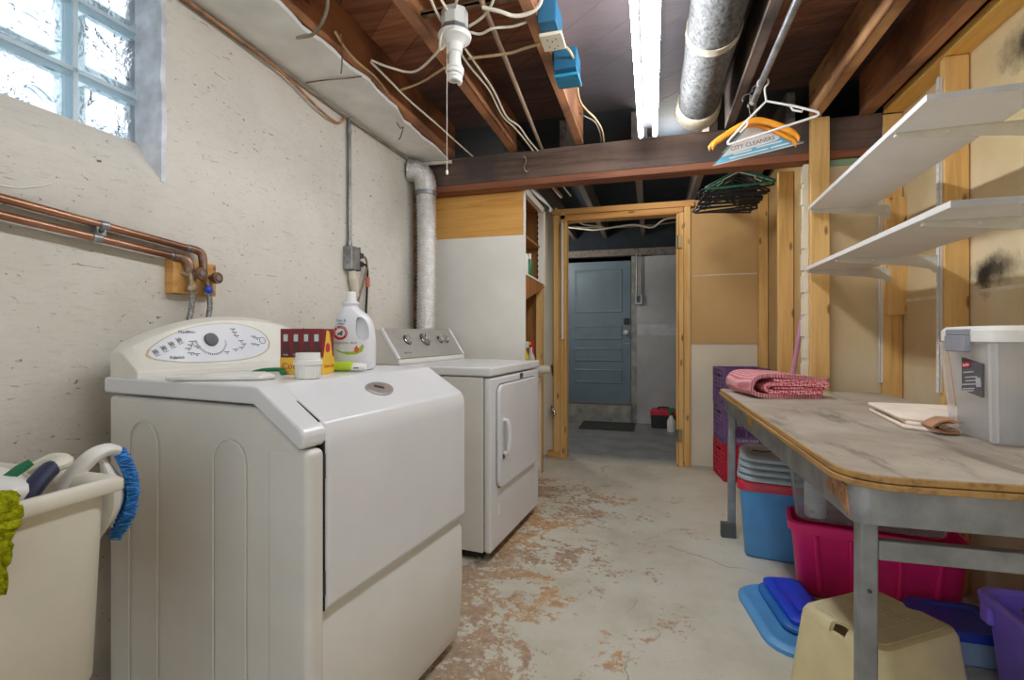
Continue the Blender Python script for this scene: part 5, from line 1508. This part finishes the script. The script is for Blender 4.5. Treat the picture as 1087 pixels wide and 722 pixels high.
solo(G().tube(smooth([at(420, 128, 2.22), at(425, 136, 2.20), at(428, 135, 2.195), at(425, 146, 2.18), at(423, 148, 2.18)]), .003, 6), 'bent_nail', RUST, 'small hooked nail under the white plaster strip near the beam', 'nail')
solo(G().tube([(-1.48, 2.93, 2.20), (-1.26, 2.95, 2.20)], .012, 10), 'short_pipe', CABLE_W, 'short white pipe over the foil duct below the plaster strip', 'pipe')
# ------------------------------------------------------------------ cupboard left of the doorway
cp = thing('tall_cupboard', 'tall open wooden cupboard with white panelled side beside the dryer', 'cupboard', (-1.16, 3.43, 0))
G().box(-1.528, -.812, 3.105, 3.120, .0, 1.728).build('white_side', PANEL_W, cp, bevel=.001, world=True)
G().box(-1.528, -.815, 3.110, 3.120, 1.728, 2.018).build('plywood_side', PLY, cp, world=True)
G().box(-.815, -.803, 3.104, 3.122, 0, 2.018).build('edge_strip', PANEL_W, cp, world=True)
G().box(-1.528, -.815, 3.70, 3.715, 0, 2.05).build('far_side', DARKPLY, cp, world=True)
G().box(-1.528, -1.51, 3.12, 3.70, 0, 2.05).build('back_board', DARKPLY, cp, world=True)
G().box(-1.51, -.815, 3.12, 3.70, 2.022, 2.05).build('top_board', DARKPLY, cp, world=True)
G().box(-.835, -.803, 3.12, 3.70, 2.005, 2.05).build('top_edge', PANEL_W, cp, world=True)
G().box(-.845, -.803, 3.66, 3.74, 1.44, 2.03).build('front_stile', PANEL_W, cp, world=True)
g = G()
z = 1.46
while z < 2.0:
    g.box(-.850, -.842, 3.655, 3.663, z, z+.02); z += .042
g.build('stile_notches', GAP, cp, world=True)
G().box(-1.51, -.83, 3.12, 3.70, 1.735, 1.75).build('inner_shelf', DARKPLY, cp, world=True)
# shelf with a sloping underside board
G().prism([(3.125, 1.478), (3.745, 1.462), (3.745, 1.450), (3.125, 1.466)], 'x', -1.50, -.798).build('white_shelf', PANEL_W, cp, world=True)
G().prism([(3.125, 1.465), (3.735, 1.449), (3.735, 1.440), (3.125, 1.300)], 'x', -1.30, -.804).build('sloping_board', DARKPLY, cp, world=True)
G().box(-.86, -.815, 3.66, 3.70, 0, 1.44).build('lower_post', PINE_Z, cp, world=True)
bx = thing('shampoo_bottle', 'green bottle with white cap on the cupboard shelf', 'bottle', (-.832, 3.33, 1.474))
G().lathe([(.001, 0), (.026, 0), (.028, .01), (.028, .10), (.018, .125), (.001, .126)], (0, 0, 0), 20).build('bottle_body', GREENB, bx)
G().lathe([(.001, .126), (.015, .126), (.015, .165), (.001, .166)], (0, 0, 0), 16).build('cap', WPLASTIC, bx)
bx = thing('shampoo_bottle', 'white bottle with dark cap on the cupboard shelf', 'bottle', (-.84, 3.24, 1.476))
G().lathe([(.001, 0), (.022, 0), (.024, .01), (.024, .13), (.014, .15), (.001, .151)], (0, 0, 0), 20).build('bottle_body', WPLASTIC, bx)
G().lathe([(.001, .151), (.012, .151), (.012, .175), (.001, .176)], (0, 0, 0), 16).build('cap', GREENB, bx)
# white framed stand behind the dryer
sd_ = thing('metal_stand', 'white framed metal stand behind the dryer with brown boards inside', 'stand', (-.95, 3.42, 0))
for y in (3.14, 3.62): 
    for x in (-1.22, -.815): G().box(x-.02, x, y-.015, y+.015, 0, .745).build('leg', PANEL_W, sd_, bevel=.002, world=True)
for z in (.06, .735): G().box(-.835, -.815, 3.155, 3.605, z-.015, z+.015).build('rail', PANEL_W, sd_, bevel=.002, world=True)
G().box(-1.24, -.812, 3.125, 3.64, .751, .775).build('stand_top', PANEL_W, sd_, bevel=.003, world=True)
G().box(-1.20, -.85, 3.16, 3.60, .08, .72).build('brown_board', DARKPLY, sd_, world=True)
solo(G().tube([(-.90, 3.52, .807), (-.735, 3.56, .807)], .030, 18), 'white_pipe', plain('pvc', (214, 208, 192), .5), 'short white plastic pipe lying on the stand behind the dryer', 'pipe')
sp1 = thing('spray_bottle', 'yellow and black spray bottle behind the dryer', 'bottle', (-.850, 3.27, .776))
G().lathe([(.001, 0), (.033, 0), (.034, .01), (.034, .13), (.014, .18), (.012, .20), (.001, .20)], (0, 0, 0), 20).build('bottle_body', YELLOWP, sp1)
G().lathe([(.035, .07), (.036, .075), (.036, .115), (.035, .12)], (0, 0, 0), 20).build('black_label', BLACK, sp1)
G().box(-.022, .030, -.012, .012, .20, .245).build('trigger_head', WPLASTIC, sp1, bevel=.005)
G().box(.022, .045, -.007, .007, .222, .240).build('nozzle', YELLOWP, sp1, bevel=.003)
sp2 = thing('spray_bottle', 'spray bottle with red trigger head behind the dryer', 'bottle', (-.842, 3.42, .776))
G().lathe([(.001, 0), (.030, 0), (.031, .01), (.031, .12), (.013, .17), (.012, .20), (.001, .20)], (0, 0, 0), 20).build('bottle_body', CABLE_W, sp2)
G().box(-.014, .020, -.009, .009, .20, .245).build('trigger_head', RED, sp2, bevel=.005)
G().box(.012, .022, -.006, .006, .150, .21).build('trigger', RED, sp2, bevel=.003)
cable([(-.845, 4.21, .80), (-.83, 4.20, .72), (-.80, 4.205, .66), (-.79, 4.20, .58), (-.782, 4.21, .50)], .010, DARKGREY, 'dark curled cord on the wall left of the doorway', 'cord', 'power_cord')
hb = thing('hose_bib', 'small chrome tap low on the wall left of the doorway', 'tap', (-.83, 4.17, .40))
G().tube([(-.835, 4.22, .41), (-.835, 4.15, .41), (-.81, 4.12, .40), (-.80, 4.11, .375)], .014, 12).build('tap_body', CHROME, hb, world=True)
G().tube([(-.835, 4.16, .425), (-.835, 4.16, .45)], [.006, .022], 12).build('tap_handle', CHROME, hb, world=True)
g = G(); g.box(-.762+.012, -.762+.030, 4.143, 4.159, 1.03, 2.03)
solo(g, 'slotted_rail', PANEL_W, 'white slotted rail screwed to the left door post', 'shelf rail')

# ------------------------------------------------------------------ the room past the doorway
fw = G()
fw.box(-1.3, 0, 6.10, 6.16, 0, 2.02)
fw.box(-1.7, -1.06, 6.10, 6.16, 0, 2.02); fw.box(-.24, -.17, 6.06, 6.16, 0, 2.02); fw.box(-1.06, -.24, 6.10, 6.16, 1.97, 2.02); fw.box(-1.06, -.24, 6.02, 6.16, 0, .205)
fw = struct(fw, 'wall_far', plain('far_plaster', (150, 150, 146), .85, var=.2, scale=10))
G().box(-.172, 1.2, 6.04, 6.10, 0, 2.005).build('smooth_plaster', GREYWALL, fw)
G().box(-.172, .6, 6.038, 6.041, 1.06, 1.19).build('pale_patch', plain('patch', (186, 190, 196), .8, var=.1, scale=8), fw)
struct(G().box(1.2, 1.25, 4.3, 6.2, 0, 1.95), 'wall_far_right', GREYWALL)
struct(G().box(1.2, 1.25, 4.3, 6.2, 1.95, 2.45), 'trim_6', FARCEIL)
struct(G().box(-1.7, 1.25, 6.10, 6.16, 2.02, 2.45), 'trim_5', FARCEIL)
dr = tag(bpy.data.objects.new('door_1', None), 'slate blue panelled door at the far end of the back room', 'door', kind='structure'); COL.objects.link(dr); dr.location = (-.65, 6.07, .21)
G().box(-1.058, -.244, 6.055, 6.095, .21, 1.965).build('door_leaf', DOORBLUE, dr, bevel=.003, world=True)
for z0, z1 in ((1.335, 1.865), (1.005, 1.185), (.735, .905), (.465, .640)):
    g = G()
    rr = []
    for (o, y) in ((0, 6.0545), (.010, 6.049), (.020, 6.051), (.030, 6.0545)):
        rr.append([(-.925+o, y, z0+o), (-.345-o, y, z0+o), (-.345-o, y, z1-o), (-.925+o, y, z1-o)])
    g.rings(rr, capa=False, capb=False)
    g.build('panel_moulding', DOORBLUE, dr, world=True)
G().lathe([(.001, 0), (.030, 0), (.029, .010), (.012, .012), (.012, .028), (.028, .036), (.028, .052), (.001, .056)], n=22, M=frame((-.305, 6.055, 1.093), (1, 0, 0), (0, 0, 1))).build('door_knob', STEEL, dr, world=True)
G().box(-.325, -.262, 6.03, 6.055, 1.195, 1.265).build('deadbolt', BLACK, dr, bevel=.006, world=True)
G().box(-.34, -.25, 6.05, 6.056, .955, .965).build('latch_bar', DULLSTEEL, dr, world=True)
G().box(-1.058, -.244, 6.05, 6.056, .205, .222).build('weather_strip', plain('strip_brown', (120, 92, 66), .8), dr, world=True)
solo(G().box(-1.7, 1.2, 6.0, 6.06, 2.02, 2.10), 'ledger_board', NAVYDARK, 'dark ledger board along the top of the far wall', 'board')
oc = thing('wall_outlet', 'grey metal outlet with conduit on the far wall beside the blue door', 'outlet', (-.15, 6.03, 1.44))
G().box(-.195, -.110, 5.995, 6.04, 1.43, 1.55).build('box', GALV, oc, bevel=.004, world=True)
G().box(-.175, -.130, 5.992, 5.997, 1.45, 1.53).build('outlet_face', DARKGREY, oc, world=True)
for x in (-.175, -.135): G().tube([(x, 6.01, 1.55), (x, 6.01, 2.04)], .010, 10).build('conduit_pipe', DULLSTEEL, oc, world=True)
solo(G().box(-.80, -.19, 5.50, 5.98, .0, .012), 'floor_mat', MAT_DK, 'dark rubber mat on the floor before the blue door', 'mat', bevel=.003)
tb = thing('tool_box', 'black toolbox with red lid on the floor of the back room', 'toolbox', (.13, 5.88, 0))
G().prism([(-.135, 0), (.135, 0), (.14, .145), (-.14, .145)], 'y', -.10, .10).build('box_body', BLACK, tb, bevel=.008)
G().prism([(-.145, .145), (.145, .145), (.145, .18), (.125, .205), (-.125, .205), (-.145, .18)], 'y', -.105, .105).build('lid', RED, tb, bevel=.006)
G().tube(smooth([(-.06, 0, .20), (-.05, 0, .225), (.05, 0, .225), (.06, 0, .20)]), .009, 8).build('handle', BLACK, tb)
G().box(.05, .10, -.108, -.100, .09, .16).build('latch', RED, tb, bevel=.003)
sq = thing('spray_bottle', 'white spray bottle with dark green head beside the toolbox', 'bottle', (.205, 5.62, 0))
G().lathe([(.001, 0), (.042, 0), (.044, .012), (.044, .12), (.018, .165), (.015, .18), (.001, .18)], (0, 0, 0), 22).build('bottle_body', WPLASTIC, sq)
G().lathe([(.001, .18), (.017, .18), (.017, .21), (.001, .211)], (0, 0, 0), 16).build('collar', GREENB, sq)
G().box(-.030, .040, -.014, .014, .21, .26).build('trigger_head', GREENB, sq, bevel=.006)
# cables slung under the far joists
def far_cable(pts, r, label, mat=CABLE_G):
    return cable(pts, r, mat, label, 'cable', 'hanging_cable')
far_cable([(-.95, 4.7, 2.25), (-.6, 4.72, 2.225), (-.35, 4.70, 2.20), (-.1, 4.7, 2.245), (.2, 4.7, 2.252)], .008, 'pale cable slung under the far joists just past the doorway', CABLE_W)
far_cable([(-1.0, 5.2, 2.25), (-.7, 5.22, 2.20), (-.55, 5.2, 2.18), (-.2, 5.2, 2.21), (.0, 5.25, 2.18), (.15, 5.2, 2.25), (.5, 5.2, 2.255)], .009, 'pale cable slung under the middle of the far joists', CABLE_W)
far_cable([(-.9, 5.28, 2.25), (-.5, 5.3, 2.22), (.0, 5.3, 2.215), (.4, 5.3, 2.25)], .007, 'grey cable behind the pale one under the far joists')
far_cable([(-.87, 4.5, 2.252), (-.75, 4.9, 2.25), (-.70, 5.2, 2.245), (-.5, 5.35, 2.24)], .007, 'grey cable crossing the far joists at the left', CABLE_W)
far_cable([(-.72, 3.2, 2.25), (-.68, 3.7, 2.24), (-.66, 4.1, 2.245)], .006, 'pale cable past the beam to the left of the doorway', CABLE_W)
solo(G().tube([(-.80, 3.12, 2.245), (-.74, 4.10, 2.245)], .014, 10), 'tan_pipe', CABLE_B, 'tan pipe past the beam above the left door post', 'pipe')
solo(G().tube([(-1.05, 3.12, 2.20), (-.92, 4.3, 2.20)], .035, 14), 'grey_pipe', DULLSTEEL, 'thick grey pipe past the beam above the cupboard', 'pipe')
# ------------------------------------------------------------------ light
w = bpy.data.worlds.new('world'); SC.world = w
w.use_nodes = True
bg = w.node_tree.nodes['Background']
bg.inputs['Color'].default_value = (.84, .93, 1.0, 1)
bg.inputs['Strength'].default_value = WORLD_E
def lamp(name, typ, loc, e, size, col=(1, 1, 1), rot=None):
    l = bpy.data.lights.new(name, typ); l.energy = e; l.color = col
    if typ == 'AREA':
        l.shape = 'RECTANGLE'; l.size, l.size_y = size
    else:
        l.shadow_soft_size = size
    o = bpy.data.objects.new(name, l); COL.objects.link(o); o.location = loc
    if rot: o.rotation_euler = rot
    return o
# added fill light, out of view, that brightens the room past the doorway
lamp('back_room_fill', 'POINT', (-1.25, 5.1, 1.95), BACK_E, .06, (1, .97, .92))
# second added fill, hidden by the beam, lifting the alcove and door frame
lamp('alcove_fill', 'POINT', (.13, 3.42, 2.30), 9.0, .08, (1, .95, .88))
SC.view_settings.view_transform = 'Standard'
SC.view_settings.look = 'None'
SC.view_settings.exposure = EXPO
SC.view_settings.gamma = 1
SC.view_settings.use_curve_mapping = False
SC.cycles.max_bounces = 10
SC.cycles.diffuse_bounces = 5
SC.cycles.transparent_max_bounces = 16
SC.cycles.sample_clamp_indirect = 6
SC.cycles.caustics_reflective = False
